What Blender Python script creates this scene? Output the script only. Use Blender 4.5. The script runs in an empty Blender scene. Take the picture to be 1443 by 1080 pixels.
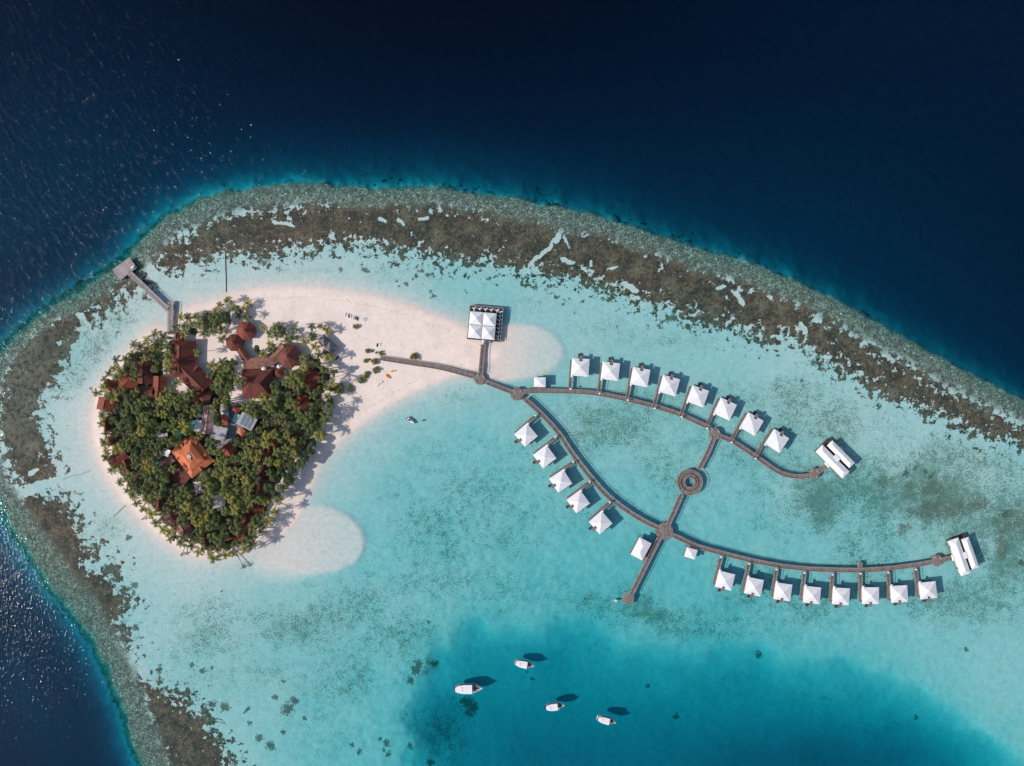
import bpy, bmesh, math, random
import numpy as np
from mathutils import Vector, Matrix

# ---------------------------------------------------------------- frame
W, HH = 1443.0, 1080.0
S = 0.45                      # metres per photo pixel at water level
H = W * S * 24.0 / 36.0       # camera height (24 mm lens on 36 mm sensor)
R = math.radians
rnd = random.Random(7)
scene = bpy.context.scene
COL = scene.collection

def at(px, py, h=0.0):
    """world point whose image is at photo pixel (px,py) for a thing h metres above the water"""
    k = S * (1.0 - h / H)
    return ((px - W / 2) * k, (HH / 2 - py) * k)

# ---------------------------------------------------------------- tags
def tag(o, label=None, cat=None, group=None, kind=None):
    if label: o['label'] = label
    if cat: o['category'] = cat
    if group: o['group'] = group
    if kind: o['kind'] = kind
    return o

def empty(name, loc, rz=0.0, label=None, cat=None, group=None):
    o = bpy.data.objects.new(name, None)
    o.empty_display_size = 0.5
    COL.objects.link(o)
    o.location = loc
    o.rotation_euler = (0, 0, rz)
    return tag(o, label, cat, group)

def copy_tree(o, parent=None):
    c = o.copy()
    COL.objects.link(c)
    if parent is not None: c.parent = parent
    for ch in list(o.children):
        copy_tree(ch, c)
    return c

# ---------------------------------------------------------------- node materials
def newmat(name):
    m = bpy.data.materials.new(name)
    m.use_nodes = True
    nt = m.node_tree
    nt.nodes.clear()
    out = nt.nodes.new('ShaderNodeOutputMaterial')
    return m, nt, out

class NB:
    def __init__(s, nt): s.nt = nt
    def n(s, t, **kw):
        nd = s.nt.nodes.new(t)
        for k, v in kw.items(): setattr(nd, k, v)
        return nd
    def l(s, a, b): s.nt.links.new(a, b)
    def val(s, x, sock):
        if isinstance(x, (int, float)): sock.default_value = x
        elif isinstance(x, (tuple, list)): sock.default_value = (*x, 1) if len(x) == 3 and sock.type == 'RGBA' else x
        else: s.l(x, sock)
    def math(s, op, a, b=0.0, c=None, clamp=False):
        nd = s.n('ShaderNodeMath', operation=op, use_clamp=clamp)
        s.val(a, nd.inputs[0]); s.val(b, nd.inputs[1])
        if c is not None: s.val(c, nd.inputs[2])
        return nd.outputs[0]
    def mix(s, f, a, b, mode='MIX'):
        nd = s.n('ShaderNodeMix', data_type='RGBA', blend_type=mode)
        s.val(f, nd.inputs[0]); s.val(a, nd.inputs[6]); s.val(b, nd.inputs[7])
        return nd.outputs[2]
    def noise(s, vec, scale, detail=3.0, rough=0.5, out='Fac', dist=0.0):
        nd = s.n('ShaderNodeTexNoise')
        nd.inputs['Scale'].default_value = scale
        nd.inputs['Detail'].default_value = detail
        nd.inputs['Roughness'].default_value = rough
        nd.inputs['Distortion'].default_value = dist
        s.l(vec, nd.inputs['Vector'])
        return nd.outputs[out]
    def ss(s, x, lo, hi, a=0.0, b=1.0):
        nd = s.n('ShaderNodeMapRange', interpolation_type='SMOOTHSTEP')
        s.val(x, nd.inputs[0]); s.val(lo, nd.inputs[1]); s.val(hi, nd.inputs[2])
        s.val(a, nd.inputs[3]); s.val(b, nd.inputs[4])
        return nd.outputs[0]
    def attr(s, name):
        return s.n('ShaderNodeAttribute', attribute_name=name).outputs['Fac']
    def mapping(s, vec, loc=(0, 0, 0), rot=(0, 0, 0), sc=(1, 1, 1)):
        nd = s.n('ShaderNodeMapping')
        s.l(vec, nd.inputs[0])
        nd.inputs[1].default_value = loc; nd.inputs[2].default_value = rot; nd.inputs[3].default_value = sc
        return nd.outputs[0]

def simple(name, col, col2=None, rough=0.8, scale=1.0, spec=0.3, bump=0.0, coord='Object', stretch=(1, 1, 1), detail=4.0, metal=0.0):
    m, nt, out = newmat(name); b = NB(nt)
    p = b.n('ShaderNodeBsdfPrincipled')
    p.inputs['Roughness'].default_value = rough
    p.inputs['Specular IOR Level'].default_value = spec
    p.inputs['Metallic'].default_value = metal
    tc = b.n('ShaderNodeTexCoord').outputs[coord]
    v = b.mapping(tc, sc=stretch)
    f = b.noise(v, scale, detail, 0.6)
    if col2 is None: col2 = tuple(c * 0.7 for c in col)
    b.l(b.mix(b.ss(f, 0.35, 0.65), (*col, 1), (*col2, 1)), p.inputs['Base Color'])
    if bump:
        bp = b.n('ShaderNodeBump'); bp.inputs['Distance'].default_value = bump
        b.l(f, bp.inputs['Height']); b.l(bp.outputs[0], p.inputs['Normal'])
    b.l(p.outputs[0], out.inputs[0])
    return m

def roof_mat(name, col, col2, pitch=0.35, rough=0.75, wear=0.5):
    """tile or shingle courses: horizontal bands that follow height on the slope, blotchy weathering"""
    m, nt, out = newmat(name); b = NB(nt)
    p = b.n('ShaderNodeBsdfPrincipled')
    p.inputs['Roughness'].default_value = rough
    p.inputs['Specular IOR Level'].default_value = 0.25
    tc = b.n('ShaderNodeTexCoord').outputs['Object']
    sep = b.n('ShaderNodeSeparateXYZ'); b.l(tc, sep.inputs[0])
    f1 = b.noise(tc, 0.35, 4, 0.65)
    f2 = b.noise(tc, 2.2, 3, 0.6)
    z = b.math('FRACT', b.math('DIVIDE', sep.outputs[2], pitch))
    band = b.ss(z, 0.75, 1.0)
    c = b.mix(b.ss(f1, 0.38, 0.66), (*col, 1), (*col2, 1))
    c = b.mix(b.math('MULTIPLY', b.ss(f2, 0.45, 0.75), wear), c, (*[x * 0.55 for x in col2], 1))
    c = b.mix(b.math('MULTIPLY', band, 0.35), c, (*[x * 0.4 for x in col], 1))
    b.l(c, p.inputs['Base Color'])
    bp = b.n('ShaderNodeBump'); bp.inputs['Distance'].default_value = 0.06; bp.inputs['Strength'].default_value = 0.6
    b.l(z, bp.inputs['Height']); b.l(bp.outputs[0], p.inputs['Normal'])
    b.l(p.outputs[0], out.inputs[0])
    return m

def plank_mat(name, col, col2, width=0.5):
    m, nt, out = newmat(name); b = NB(nt)
    p = b.n('ShaderNodeBsdfPrincipled')
    p.inputs['Roughness'].default_value = 0.85
    p.inputs['Specular IOR Level'].default_value = 0.2
    uv = b.n('ShaderNodeUVMap'); uv.uv_map = 'UVMap'
    sep = b.n('ShaderNodeSeparateXYZ'); b.l(uv.outputs[0], sep.inputs[0])
    u = b.math('DIVIDE', sep.outputs[0], width)
    fr = b.math('FRACT', u)
    gap = b.math('MAXIMUM', b.ss(fr, 0.86, 0.98), b.ss(fr, 0.02, 0.10, 1.0, 0.0))
    wn = b.n('ShaderNodeTexWhiteNoise', noise_dimensions='1D'); b.l(b.math('FLOOR', u), wn.inputs['W'])
    tc = b.n('ShaderNodeTexCoord').outputs['Object']
    f = b.noise(tc, 0.5, 4, 0.7)
    c = b.mix(wn.outputs[0], (*col, 1), (*col2, 1))
    c = b.mix(b.ss(f, 0.4, 0.7, 0, 0.5), c, (*[x * 0.6 for x in col2], 1))
    c = b.mix(b.math('MULTIPLY', gap, 0.6), c, (0.02, 0.016, 0.014, 1))
    b.l(c, p.inputs['Base Color'])
    b.l(p.outputs[0], out.inputs[0])
    return m

# ---------------------------------------------------------------- mesh builder
class MB:
    def __init__(s): s.v = []; s.f = []; s.mi = []; s.uv = []
    def face(s, idx, mi=0, uv=None):
        s.f.append(tuple(idx)); s.mi.append(mi); s.uv.append(uv)
    def box(s, c, d, rz=0.0, mi=0):
        cx, cy, cz = c; hx, hy, hz = d[0] / 2, d[1] / 2, d[2] / 2
        ca, sa = math.cos(rz), math.sin(rz); n = len(s.v)
        for z in (-hz, hz):
            for x, y in ((-hx, -hy), (hx, -hy), (hx, hy), (-hx, hy)):
                s.v.append((cx + x * ca - y * sa, cy + x * sa + y * ca, cz + z))
        for q in ((0, 3, 2, 1), (4, 5, 6, 7), (0, 1, 5, 4), (1, 2, 6, 5), (2, 3, 7, 6), (3, 0, 4, 7)):
            uvs = [(s.v[n + i][0] * ca + s.v[n + i][1] * sa, -s.v[n + i][0] * sa + s.v[n + i][1] * ca) for i in q]
            s.face([n + i for i in q], mi, uvs)
    def prism(s, pts, z0, z1, mi=0):
        n = len(s.v); k = len(pts)
        s.v += [(x, y, z0) for x, y in pts] + [(x, y, z1) for x, y in pts]
        s.face([n + k + i for i in range(k)], mi, [(x, y) for x, y in pts])
        s.face([n + k - 1 - i for i in range(k)], mi, [(x, y) for x, y in pts][::-1])
        for i in range(k):
            j = (i + 1) % k
            s.face((n + i, n + j, n + k + j, n + k + i), mi, None)
    def cyl(s, x, y, z0, z1, r0, r1=None, seg=8, mi=0, x1=None, y1=None):
        r1 = r0 if r1 is None else r1; x1 = x if x1 is None else x1; y1 = y if y1 is None else y1
        n = len(s.v)
        for (cx, cy, z, r) in ((x, y, z0, r0), (x1, y1, z1, r1)):
            for i in range(seg):
                a = 2 * math.pi * i / seg
                s.v.append((cx + r * math.cos(a), cy + r * math.sin(a), z))
        s.face([n + seg + i for i in range(seg)], mi); s.face([n + seg - 1 - i for i in range(seg)], mi)
        for i in range(seg):
            j = (i + 1) % seg
            s.face((n + i, n + j, n + seg + j, n + seg + i), mi)
    def tube(s, pts, rs, seg=6, mi=0):
        n = len(s.v); P = [Vector(p) for p in pts]
        for k, p in enumerate(P):
            d = (P[min(k + 1, len(P) - 1)] - P[max(k - 1, 0)]).normalized()
            a = d.orthogonal().normalized(); b2 = d.cross(a)
            for i in range(seg):
                t = 2 * math.pi * i / seg
                s.v.append(tuple(p + (a * math.cos(t) + b2 * math.sin(t)) * rs[k]))
        for k in range(len(P) - 1):
            for i in range(seg):
                j = (i + 1) % seg; q = n + k * seg
                s.face((q + i, q + j, q + seg + j, q + seg + i), mi)
        s.face([n + (len(P) - 1) * seg + i for i in range(seg)], mi)
        s.face([n + seg - 1 - i for i in range(seg)], mi)
    def mesh(s, name, mats, smooth=False):
        me = bpy.data.meshes.new(name)
        me.from_pydata(s.v, [], s.f)
        for m in (mats if isinstance(mats, (list, tuple)) else [mats]): me.materials.append(m)
        me.polygons.foreach_set('material_index', s.mi)
        if smooth: me.polygons.foreach_set('use_smooth', [True] * len(s.f))
        ul = me.uv_layers.new(name='UVMap')
        li = 0; flat = []
        for f, uv in zip(s.f, s.uv):
            for k, vi in enumerate(f):
                flat += list(uv[k]) if uv else [s.v[vi][0], s.v[vi][1]]
        ul.data.foreach_set('uv', flat)
        me.update()
        return me
    def build(s, name, mats, parent=None, smooth=False, loc=None, rz=None):
        o = bpy.data.objects.new(name, s.mesh(name, mats, smooth))
        COL.objects.link(o)
        if parent is not None: o.parent = parent
        if loc is not None: o.location = loc
        if rz is not None: o.rotation_euler = (0, 0, rz)
        return o

# ---------------------------------------------------------------- numpy fields
def catmull(pts, closed, n=5):
    P = np.array(pts, float); out = []
    N = len(P)
    rng = range(N) if closed else range(N - 1)
    for i in rng:
        if closed: a, b, c, d = P[(i - 1) % N], P[i], P[(i + 1) % N], P[(i + 2) % N]
        else: a, b, c, d = P[max(i - 1, 0)], P[i], P[i + 1], P[min(i + 2, N - 1)]
        for k in range(n):
            t = k / n
            out.append(0.5 * ((2 * b) + (-a + c) * t + (2 * a - 5 * b + 4 * c - d) * t * t + (-a + 3 * b - 3 * c + d) * t ** 3))
    if not closed: out.append(P[-1])
    return np.array(out)

def dist_line(X, Y, pts, closed=False):
    P = np.array(pts, np.float32)
    D = np.full(X.shape, 1e12, np.float32)
    n = len(P) if closed else len(P) - 1
    for i in range(n):
        a = P[i]; b = P[(i + 1) % len(P)]
        d = b - a; L = float(d @ d) + 1e-9
        t = np.clip(((X - a[0]) * d[0] + (Y - a[1]) * d[1]) / L, 0, 1)
        D = np.minimum(D, (X - a[0] - t * d[0]) ** 2 + (Y - a[1] - t * d[1]) ** 2)
    return np.sqrt(D)

def sdf(X, Y, pts):
    P = np.array(pts, np.float32)
    ins = np.zeros(X.shape, bool)
    for i in range(len(P)):
        a = P[i]; b = P[(i + 1) % len(P)]
        if a[1] == b[1]: continue
        c = (a[1] > Y) != (b[1] > Y)
        ins ^= c & (X < (b[0] - a[0]) * (Y - a[1]) / (b[1] - a[1]) + a[0])
    d = dist_line(X, Y, pts, True)
    return np.where(ins, d, -d)

def vnoise(X, Y, cell, seed, octaves=3):
    out = np.zeros(X.shape, np.float32); amp = 1.0; tot = 0
    for o in range(octaves):
        r = np.random.RandomState(seed + o * 17)
        g = r.rand(257, 257).astype(np.float32)
        x = X / cell + 300.3; y = Y / cell + 300.7
        xi = np.floor(x).astype(int); yi = np.floor(y).astype(int)
        fx = x - xi; fy = y - yi
        fx = fx * fx * (3 - 2 * fx); fy = fy * fy * (3 - 2 * fy)
        xi %= 256; yi %= 256
        v = (g[yi, xi] * (1 - fx) + g[yi, xi + 1] * fx) * (1 - fy) + (g[yi + 1, xi] * (1 - fx) + g[yi + 1, xi + 1] * fx) * fy
        out += amp * (v - 0.5) * 2; tot += amp
        amp *= 0.5; cell *= 0.5
    return out / tot

def sstep(x, a, b):
    t = np.clip((x - a) / (b - a), 0, 1)
    return t * t * (3 - 2 * t)
# ---- light and water constants
ABSORB = (0.42, 0.0765, 0.0555)
SUN_E = 3.75
SKY_E = 0.115
EXPO = 0.17
WAVE_N = 0.85
WAVE_S = 0.40
# ================================================================ outlines read off the photo (photo pixels)
SHORE = [(236,466),(250,446),(275,431),(300,425),(322,417),(345,411),(370,407),(400,406),(440,406),(480,410),(520,417),(560,427),(590,437),
 (620,448),(645,458),(668,468),(690,478),(706,487),(708,500),(690,512),(665,522),(645,528),(622,536),(597,547),(570,560),(540,577),(515,594),(492,610),
 (473,628),(458,645),(446,664),(437,684),(430,700),(427,716),(415,735),(398,752),(378,765),(352,775),(330,782),(300,785),(275,784),
 (250,774),(226,757),(206,739),(187,719),(167,697),(151,673),(139,649),(132,620),(130,590),(132,566),(139,546),(154,526),(170,507),
 (187,492),(204,472),(222,463)]
EDGE = [(206,1090),(186,1040),(176,1000),(160,960),(138,915),(108,868),(74,825),(44,780),(22,745),(6,712),(-14,670),(-26,620),(-24,570),(-14,530),(4,498),
 (38,462),(72,438),(112,412),(150,388),(180,366),(203,338),(228,312),(262,292),(300,278),(345,268),(390,262),(440,262),(500,265),(560,266),(610,264),(660,271),(720,281),
 (790,294),(840,305),(880,318),(930,334),(980,350),(1040,366),(1083,382),(1130,401),(1180,425),(1230,452),(1280,480),(1330,507),(1380,534),(1430,559),(1500,596),
 (1650,670),(1800,800),(1800,1400),(260,1400),(230,1180)]
BASIN = [(500,1300),(540,1150),(566,1082),(574,1040),(570,1005),(580,970),(596,940),(618,910),(640,888),(662,876),(700,878),(735,880),(770,876),(800,868),(830,872),(860,886),(890,900),
 (925,905),(960,908),(990,902),(1020,900),(1050,902),(1085,908),(1120,920),(1160,924),(1210,932),(1260,950),(1310,972),(1350,996),(1390,1030),(1430,1065),(1470,1100),(1560,1240),(1560,1320)]
BANK_E = [(668,452),(700,458),(735,459),(765,465),(784,480),(791,499),(784,516),(765,526),(735,532),(705,536),(680,528),(664,490)]
BANK_S = [(372,768),(396,744),(414,724),(440,713),(468,717),(495,730),(511,750),(513,772),(500,792),(475,803),(445,809),(410,810),(380,804),(362,790)]
REEF_N = [(208,376),(222,352),(250,330),(285,308),(330,292),(380,286),(430,282),(480,278),(530,276),(580,276),(640,284),(700,294),(760,300),(800,306),(850,318),(900,338),(960,358),(1020,380),(1080,402),(1130,424),(1180,452),(1240,488),(1300,522),(1360,556),(1443,600),(1520,640),(1600,690),
 (1520,668),(1443,630),(1400,622),(1360,608),(1320,588),(1285,572),(1245,560),(1215,540),(1190,528),(1160,508),(1135,488),(1110,478),(1085,478),(1050,468),(1020,462),(985,455),(955,444),(920,430),(900,432),(870,412),(840,402),(810,396),(780,392),(750,388),(715,376),(690,372),(655,372),(630,372),(600,362),(575,358),(540,350),(510,346),(480,346),(450,352),(420,354),(398,358),(370,364),(345,362),(320,360),(295,366),(270,374),(240,388)]
REEF_W = [(196,366),(215,392),(216,400),(200,408),(188,412),(168,425),(150,438),(134,448),(122,462),(108,470),(96,482),(90,500),(84,530),(70,545),(60,560),(55,590),(62,615),(72,640),(80,660),(78,676),(55,682),(34,686),(22,672),(6,640),(-4,600),(-4,560),(6,520),(30,485),(60,458),(100,432),(150,400)]
REEF_SW = [(30,704),(48,694),(60,700),(82,704),(100,716),(108,735),(112,755),(122,772),(136,770),(130,790),(118,800),(145,800),(165,800),(160,815),(175,835),(185,858),(170,875),(184,895),(180,912),(160,900),(148,905),(132,890),(116,862),(96,838),(76,808),(58,776),(40,742)]
REEF_S = [(192,962),(215,964),(240,972),(262,982),(275,1000),(296,1010),(300,1030),(320,1050),(330,1075),(350,1100),(330,1200),(240,1200),(222,1090),(206,1040),(196,1000)]

CHANNELS = [([(736,386),(752,368),(770,352),(784,338),(793,324)], 2.2), ([(796,334),(801,348)], 1.8), ([(192,360),(208,378),(226,394),(244,402)], 6.0),
 ([(14,706),(30,694),(58,684),(86,678),(104,668)], 4.5), ([(112,444),(122,462),(130,482)], 4.0), ([(384,312),(400,315),(416,320)], 2.2),
 ([(562,308),(570,318)], 2.4), ([(536,310),(542,314)], 2.2),([(592,310),(602,308)], 2.8),([(42,668),(52,662)], 2.5), ([(792,366),(806,370)], 3.0),
 ([(832,366),(834,374)], 2.4),([(856,378),(870,374)], 2.0),([(880,400),(892,408)], 3.6),([(1010,406),(1020,404)], 2.5),([(1036,412),(1046,428)], 3.2),([(1150,448),(1154,452)], 2.8),([(1128,456),(1134,466)], 3.2)]

# lagoon depth control points (x,y,metres)
DEPTHS = [(110,600,0.55),(100,660,0.6),(90,500,1.0),(160,470,0.8),(200,440,0.6),(260,410,0.65),(330,385,0.8),(420,385,0.85),(500,395,0.95),(570,405,1.1),(640,420,1.35),(700,430,1.4),(760,440,1.2),
 (830,460,1.15),(900,480,1.3),(960,500,1.3),(1040,520,1.3),(1120,540,1.0),(1200,580,0.95),(1280,620,0.95),(1360,660,0.95),(1443,690,1.1),
 (760,560,1.5),(820,600,1.3),(900,620,1.45),(960,640,1.55),(850,650,1.6),(900,690,1.9),(1050,680,1.7),(1120,700,1.4),(1200,720,1.5),(1300,740,1.3),(1400,740,1.2),(1040,740,1.9),(1120,770,1.8),(1240,780,1.7),
 (480,660,1.15),(520,620,1.25),(570,600,1.45),(640,560,1.4),(600,660,1.7),(560,720,1.75),(660,640,1.75),(700,700,1.9),(740,760,2.1),(640,760,2.0),(560,800,1.8),(680,820,2.1),(760,820,2.3),(820,800,2.4),(860,840,2.5),(900,790,2.5),(960,820,2.4),(1000,860,2.3),
 (1060,850,2.2),(1120,880,1.9),(1200,880,1.8),(1280,890,1.5),(1350,930,1.4),(1400,980,1.3),(1443,1010,1.4),(1443,860,1.4),(1360,820,1.4),(1250,850,1.7),
 (160,740,0.75),(200,780,0.75),(260,820,0.75),(330,840,0.95),(240,880,0.95),(300,940,1.25),(380,860,1.3),(430,840,1.3),(480,840,1.6),(520,860,1.7),(440,920,1.6),(380,980,1.4),(460,1000,1.9),(520,960,2.0),(560,900,1.8),(500,1060,2.2),(560,860,1.7),(620,840,1.9),
 (40,600,0.9),(60,720,0.9),(140,860,1.3),(230,1020,1.1),(300,300,1.1),(500,310,1.0),(700,330,1.0),(900,380,1.0),(1100,450,1.0),(1300,550,1.0),(1600,750,1.3),(150,420,1.1),(300,1060,1.2)]
# grey-green seagrass / rubble mottling: x,y,rx,ry,strength
GRASS = [(870,600,95,42,.62),(940,650,60,50,.45),(1060,640,70,40,.4),(1160,600,90,34,.45),(1140,690,60,40,.62),(1160,718,22,28,.9),(1230,680,60,40,.5),(1290,700,70,50,.75),(1340,720,60,50,.75),
 (1400,720,50,70,.75),(1420,790,40,50,.7),(1340,640,60,28,.4),(1230,780,60,50,.42),(1330,850,60,30,.45),(1400,850,50,40,.4),(640,560,40,22,.4),(605,640,70,50,.2),(660,690,60,50,.3),(700,740,70,50,.36),(600,740,70,40,.3),(560,700,40,40,.22),
 (640,800,90,50,.32),(450,870,70,34,.52),(400,880,70,26,.45),(310,905,50,30,.5),(300,860,50,30,.3),(440,900,40,22,.4),(480,960,60,40,.42),(570,900,70,50,.45),(520,840,70,30,.4),(600,830,60,30,.35),(380,960,60,30,.4),(250,900,50,40,.3),(290,960,60,20,.35),
 (700,840,80,34,.35),(800,850,60,30,.4),(850,850,40,20,.65),(900,860,42,26,.85),(940,880,40,26,.6),(1060,830,60,30,.35),(1000,880,60,26,.35),(1120,860,80,24,.4),(1060,890,60,16,.4),(960,560,70,22,.3),(1050,560,80,26,.35),(1120,560,50,30,.42),(860,470,60,22,.3),(950,480,70,20,.35),(760,430,60,20,.25),
 (150,465,40,24,.5),(130,500,36,28,.55),(105,530,26,30,.5),(170,440,30,20,.4),(150,745,26,22,.45),(180,420,26,10,.3),(440,380,60,14,.3),(540,390,80,16,.25),(740,640,70,60,.2),(800,720,60,60,.22),(960,720,50,60,.18),(1100,740,60,30,.3),(1040,700,60,30,.3),(470,1040,40,40,.3),(420,1030,40,30,.2)]
TAN = [(1310,690,34,22,.7),(1310,722,40,14,.6),(1243,682,14,14,.6),(1345,715,26,16,.6),(1418,735,18,20,.75),(1412,770,12,18,.8),(1382,712,22,14,.6),(1272,745,10,12,.8),(1443,740,14,40,.6),(1040,402,120,16,.0)]
# single dark coral heads: x,y,r
HEADS = [(1278,668,7),(1290,662,5),(1303,666,5),(1312,672,5),(1416,722,8),(1440,795,8),(201,417,4.5),(165,442,5),(156,438,4),(272,938,5),(300,941,4),(286,944,5),(388,984,6),(405,1000,12),(415,988,8),(430,1012,5),(400,1032,4),(366,1040,8),(382,1052,9),(349,1000,5),(318,995,9),(300,992,8),
 (344,1004,4),(352,1020,5),(400,960,4),(350,1018,3),(496,1050,5),(507,1060,6),(545,1046,7),(540,1056,4),(534,1040,4),(548,1064,6),(580,1050,6),(587,944,10),(578,960,8),(612,936,7),(590,935,9),(606,1075,6),(604,878,4),(660,990,10),(655,988,8),(667,996,9),(662,1004,8),(752,957,4),(742,948,3),(1070,923,6.5),(1289,1011,5),(1362,915,5),(952,1010,5),(913,966,4),
 (610,418,4),(606,412,3),(700,403,3),(560,396,4),(563,404,3),(572,400,4),(580,394,3),(480,380,4),(514,381,5),(519,382,4),(550,378,3),(595,383,4),(602,388,4),(609,388,4),(620,378,3),(637,368,5),(660,390,4),(690,392,4),(752,406,5),(756,407,4),(776,404,3),(787,418,4),(795,429,3),(823,425,4),(371,372,5),(377,368,4),(385,366,3),
 (840,408,6),(842,406,5),(850,422,4),(948,448,7),(942,450,6),(960,455,5),(1130,538,5),(1096,502,3),(1147,512,6),(1058,475,4),(1240,574,5),(180,830,5),(190,826,6),(178,845,5),(188,838,5),(175,855,6),(190,855,4),(160,818,8),(150,806,6),(190,885,5),(180,892,6),(170,885,5),(160,800,8),(148,798,6),(225,938,4),(215,905,3),(128,548,3),(131,551,2),(124,667,2),(180,758,6),(188,795,3),(312,832,3),(247,836,2)]
BASIN_HOLE = (625, 1030, 34, 44)  # deep dark hole in the basin floor: centre and radii

def blobs(X, Y, lst, power=1.0):
    out = np.zeros(X.shape, np.float32)
    for (x, y, rx, ry, s) in lst:
        d = ((X - x) / rx) ** 2 + ((Y - y) / ry) ** 2
        out = np.maximum(out, s * np.exp(-d * 0.9)) + 0.35 * np.minimum(out, s * np.exp(-d * 0.9))
    return out

STEP = 2.0
gx = np.arange(-150, W + 151, STEP, dtype=np.float32)
gy = np.arange(-130, HH + 131, STEP, dtype=np.float32)
X, Y = np.meshgrid(gx, gy)
n1 = vnoise(X, Y, 40, 1); n2 = vnoise(X, Y, 12, 2, 2); n3 = vnoise(X, Y, 40, 5); n4 = vnoise(X, Y, 7, 9, 2); n5 = vnoise(X, Y, 90, 11); n6 = vnoise(X, Y, 22, 21, 3)
shore = sdf(X + n2 * 1.0, Y + n4 * 0.8, catmull(SHORE, True, 4)) + n6 * 1.6
edge = sdf(X + n2 * 3, Y + n6 * 4, catmull(EDGE, True, 3)) + n2 * 2
# lagoon floor
num = np.zeros(X.shape, np.float32); den = np.zeros(X.shape, np.float32)
for (x, y, d) in DEPTHS:
    w = 1.0 / (((X - x) ** 2 + (Y - y) ** 2) + 350.0) ** 1.7
    num += w * d; den += w
D = num / den
D = D * (1 + 0.10 * n1 + 0.06 * n2)
sh = np.maximum(-shore, 0)
D = D * (1 - np.exp(-sh / 20.0)) + 0.0
# sandbanks just under water, with a crisp outer rim
be = sdf(X + n6 * 3, Y + n3 * 3, catmull(BANK_E, True, 4)); bs = sdf(X + n6 * 3, Y + n3 * 3, catmull(BANK_S, True, 4))
tE = 0.08 + 0.42 * sstep(X, 700, 790); tS = 0.20 + 0.30 * sstep(X, 400, 515)
D = D * (1 - sstep(be, -9, 3)) + np.minimum(D, tE) * sstep(be, -9, 3)
bw = 6 + 24 * sstep(X, 455, 385); ws = sstep(bs, -bw, 2 + 0.4 * bw)
D = D * (1 - ws) + np.minimum(D, tS) * ws
# inner basin
ba = sdf(X + n1 * 15 + n6 * 6 + n2 * 3, Y + n3 * 15 + n6 * 5 + n4 * 1.5, catmull(BASIN, True, 3))
bb = np.maximum(ba, 0)
Db = 3.2 * np.exp(-(((X - 1180) / 170) ** 2 + ((Y - 1075) / 50) ** 2)) + 1.4 * sstep(Y, 960, 1080) * sstep(bb, 20, 90)
Db += 3.4 * np.exp(-((((X - 622) * .9 + (Y - 1030) * .3) / 26) ** 2 + (((Y - 1030) * .9 - (X - 622) * .3) / 36) ** 2))
Db = Db * sstep(bb, 0, 20) * (1 + 0.13 * n1 + 0.05 * n6)
Db = 1.9 * (1 - np.exp(-bb / 42)) + 6.4 * (1 - np.exp(-bb / 130)) + Db
D = D + 0.9 * np.exp(np.minimum(ba, 0) / 30) + np.where(ba > 0, Db, 0)
# outer wall of the atoll
eo = np.maximum(-edge, 0)
Dw = 23.5 * (1 - np.exp(-eo / 23.0)) + 5.0 * sstep(eo, 10, 330)
far = 9 * np.exp(-(((X - 620) / 420) ** 2 + ((Y + 40) / 260) ** 2)) - 5.5 * np.exp(-(((X + 20) / 260) ** 2 + ((Y - 220) / 220) ** 2)) - 2.5 * np.exp(-(((X - 1443) / 400) ** 2 + ((Y - 200) / 260) ** 2))
far -= 5.0 * np.exp(-(((X - 40) / 200) ** 2 + ((Y - 960) / 200) ** 2))
Dw += far * sstep(eo, 30, 120) 
wet = sstep(-Z if False else D, 0.02, 0.35)
lip = 0.12 * np.exp(-np.maximum(edge, 0) / 12.0)
D = np.where(edge < 0, D + Dw + lip, D + lip)
land = np.clip(shore, 0, 60)
D = D / 1.5
Z = np.where(shore > 0, 0.045 * land ** 0.85 + 0.02 * n4 * np.minimum(land, 1), -D)
Z = np.where((shore <= 0) & (Z > -0.03), -0.03 - 0.01 * np.minimum(sh, 1), Z)
Z = Z + 0.18 * n4 * sstep(D, 0.6, 1.6) * (shore < 0)

# ---- cover attributes
inner_d = -1e3 * np.ones(X.shape, np.float32)
for P in (REEF_N, REEF_W, REEF_SW, REEF_S):
    inner_d = np.maximum(inner_d, sdf(X, Y, catmull(P, True, 3)))
# inner_d positive inside the reef band; 0..1 probability with a long sparse fringe outside
reef = np.where(inner_d > 0, 0.50 + 0.60 * np.clip(inner_d / 32, 0, 1), 0.50 + np.maximum(inner_d, -80) / 60.0)
fringe = np.where(shore > -30, sstep(-shore, 8, 30), 1.0)
reef = reef + 0.22 * (inner_d > 0) * sstep(X, 150, 90) * sstep(inner_d, 0, 10)
reef = reef - 1.0 * (1 - fringe)
D2 = np.maximum(sstep(inner_d, -4, 14), 0.75 * sstep(edge, 2, 12) * sstep(edge, 62, 36))
Z = np.where(shore < 0, Z * (1 - 0.38 * D2), Z)
CH = np.ones(X.shape, np.float32)
for (L, w) in CHANNELS:
    CH *= sstep(dist_line(X + n4 * 3 + n2 * 2, Y + n2 * 4, L), w * 0.2, w * 1.7)
reef -= 1.25 * (1 - CH)
heads = np.zeros(X.shape, np.float32)
for (x, y, r) in HEADS:
    d = np.hypot(X - x + n4 * 3.0, Y - y + n2 * 3.0) / (r * 0.78)
    heads = np.maximum(heads, 1.15 - 0.65 * d)
heads = np.clip(heads, 0, 1)
outer = np.exp(-np.maximum(edge, 0) / 100) * 0
obw = (31 + 9 * n1 + 9 * sstep(Y, 700, 780) * sstep(X, 400, 200)) * (1 - 0.35 * sstep(X, 260, 60) * sstep(Y, 720, 660))
outer = sstep(edge, obw * 1.35, obw * 0.35)           # pale rubble belt along the drop-off
outer *= sstep(edge + n4 * 3 + 9 * sstep(X, 320, 160), -9, 5)
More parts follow.
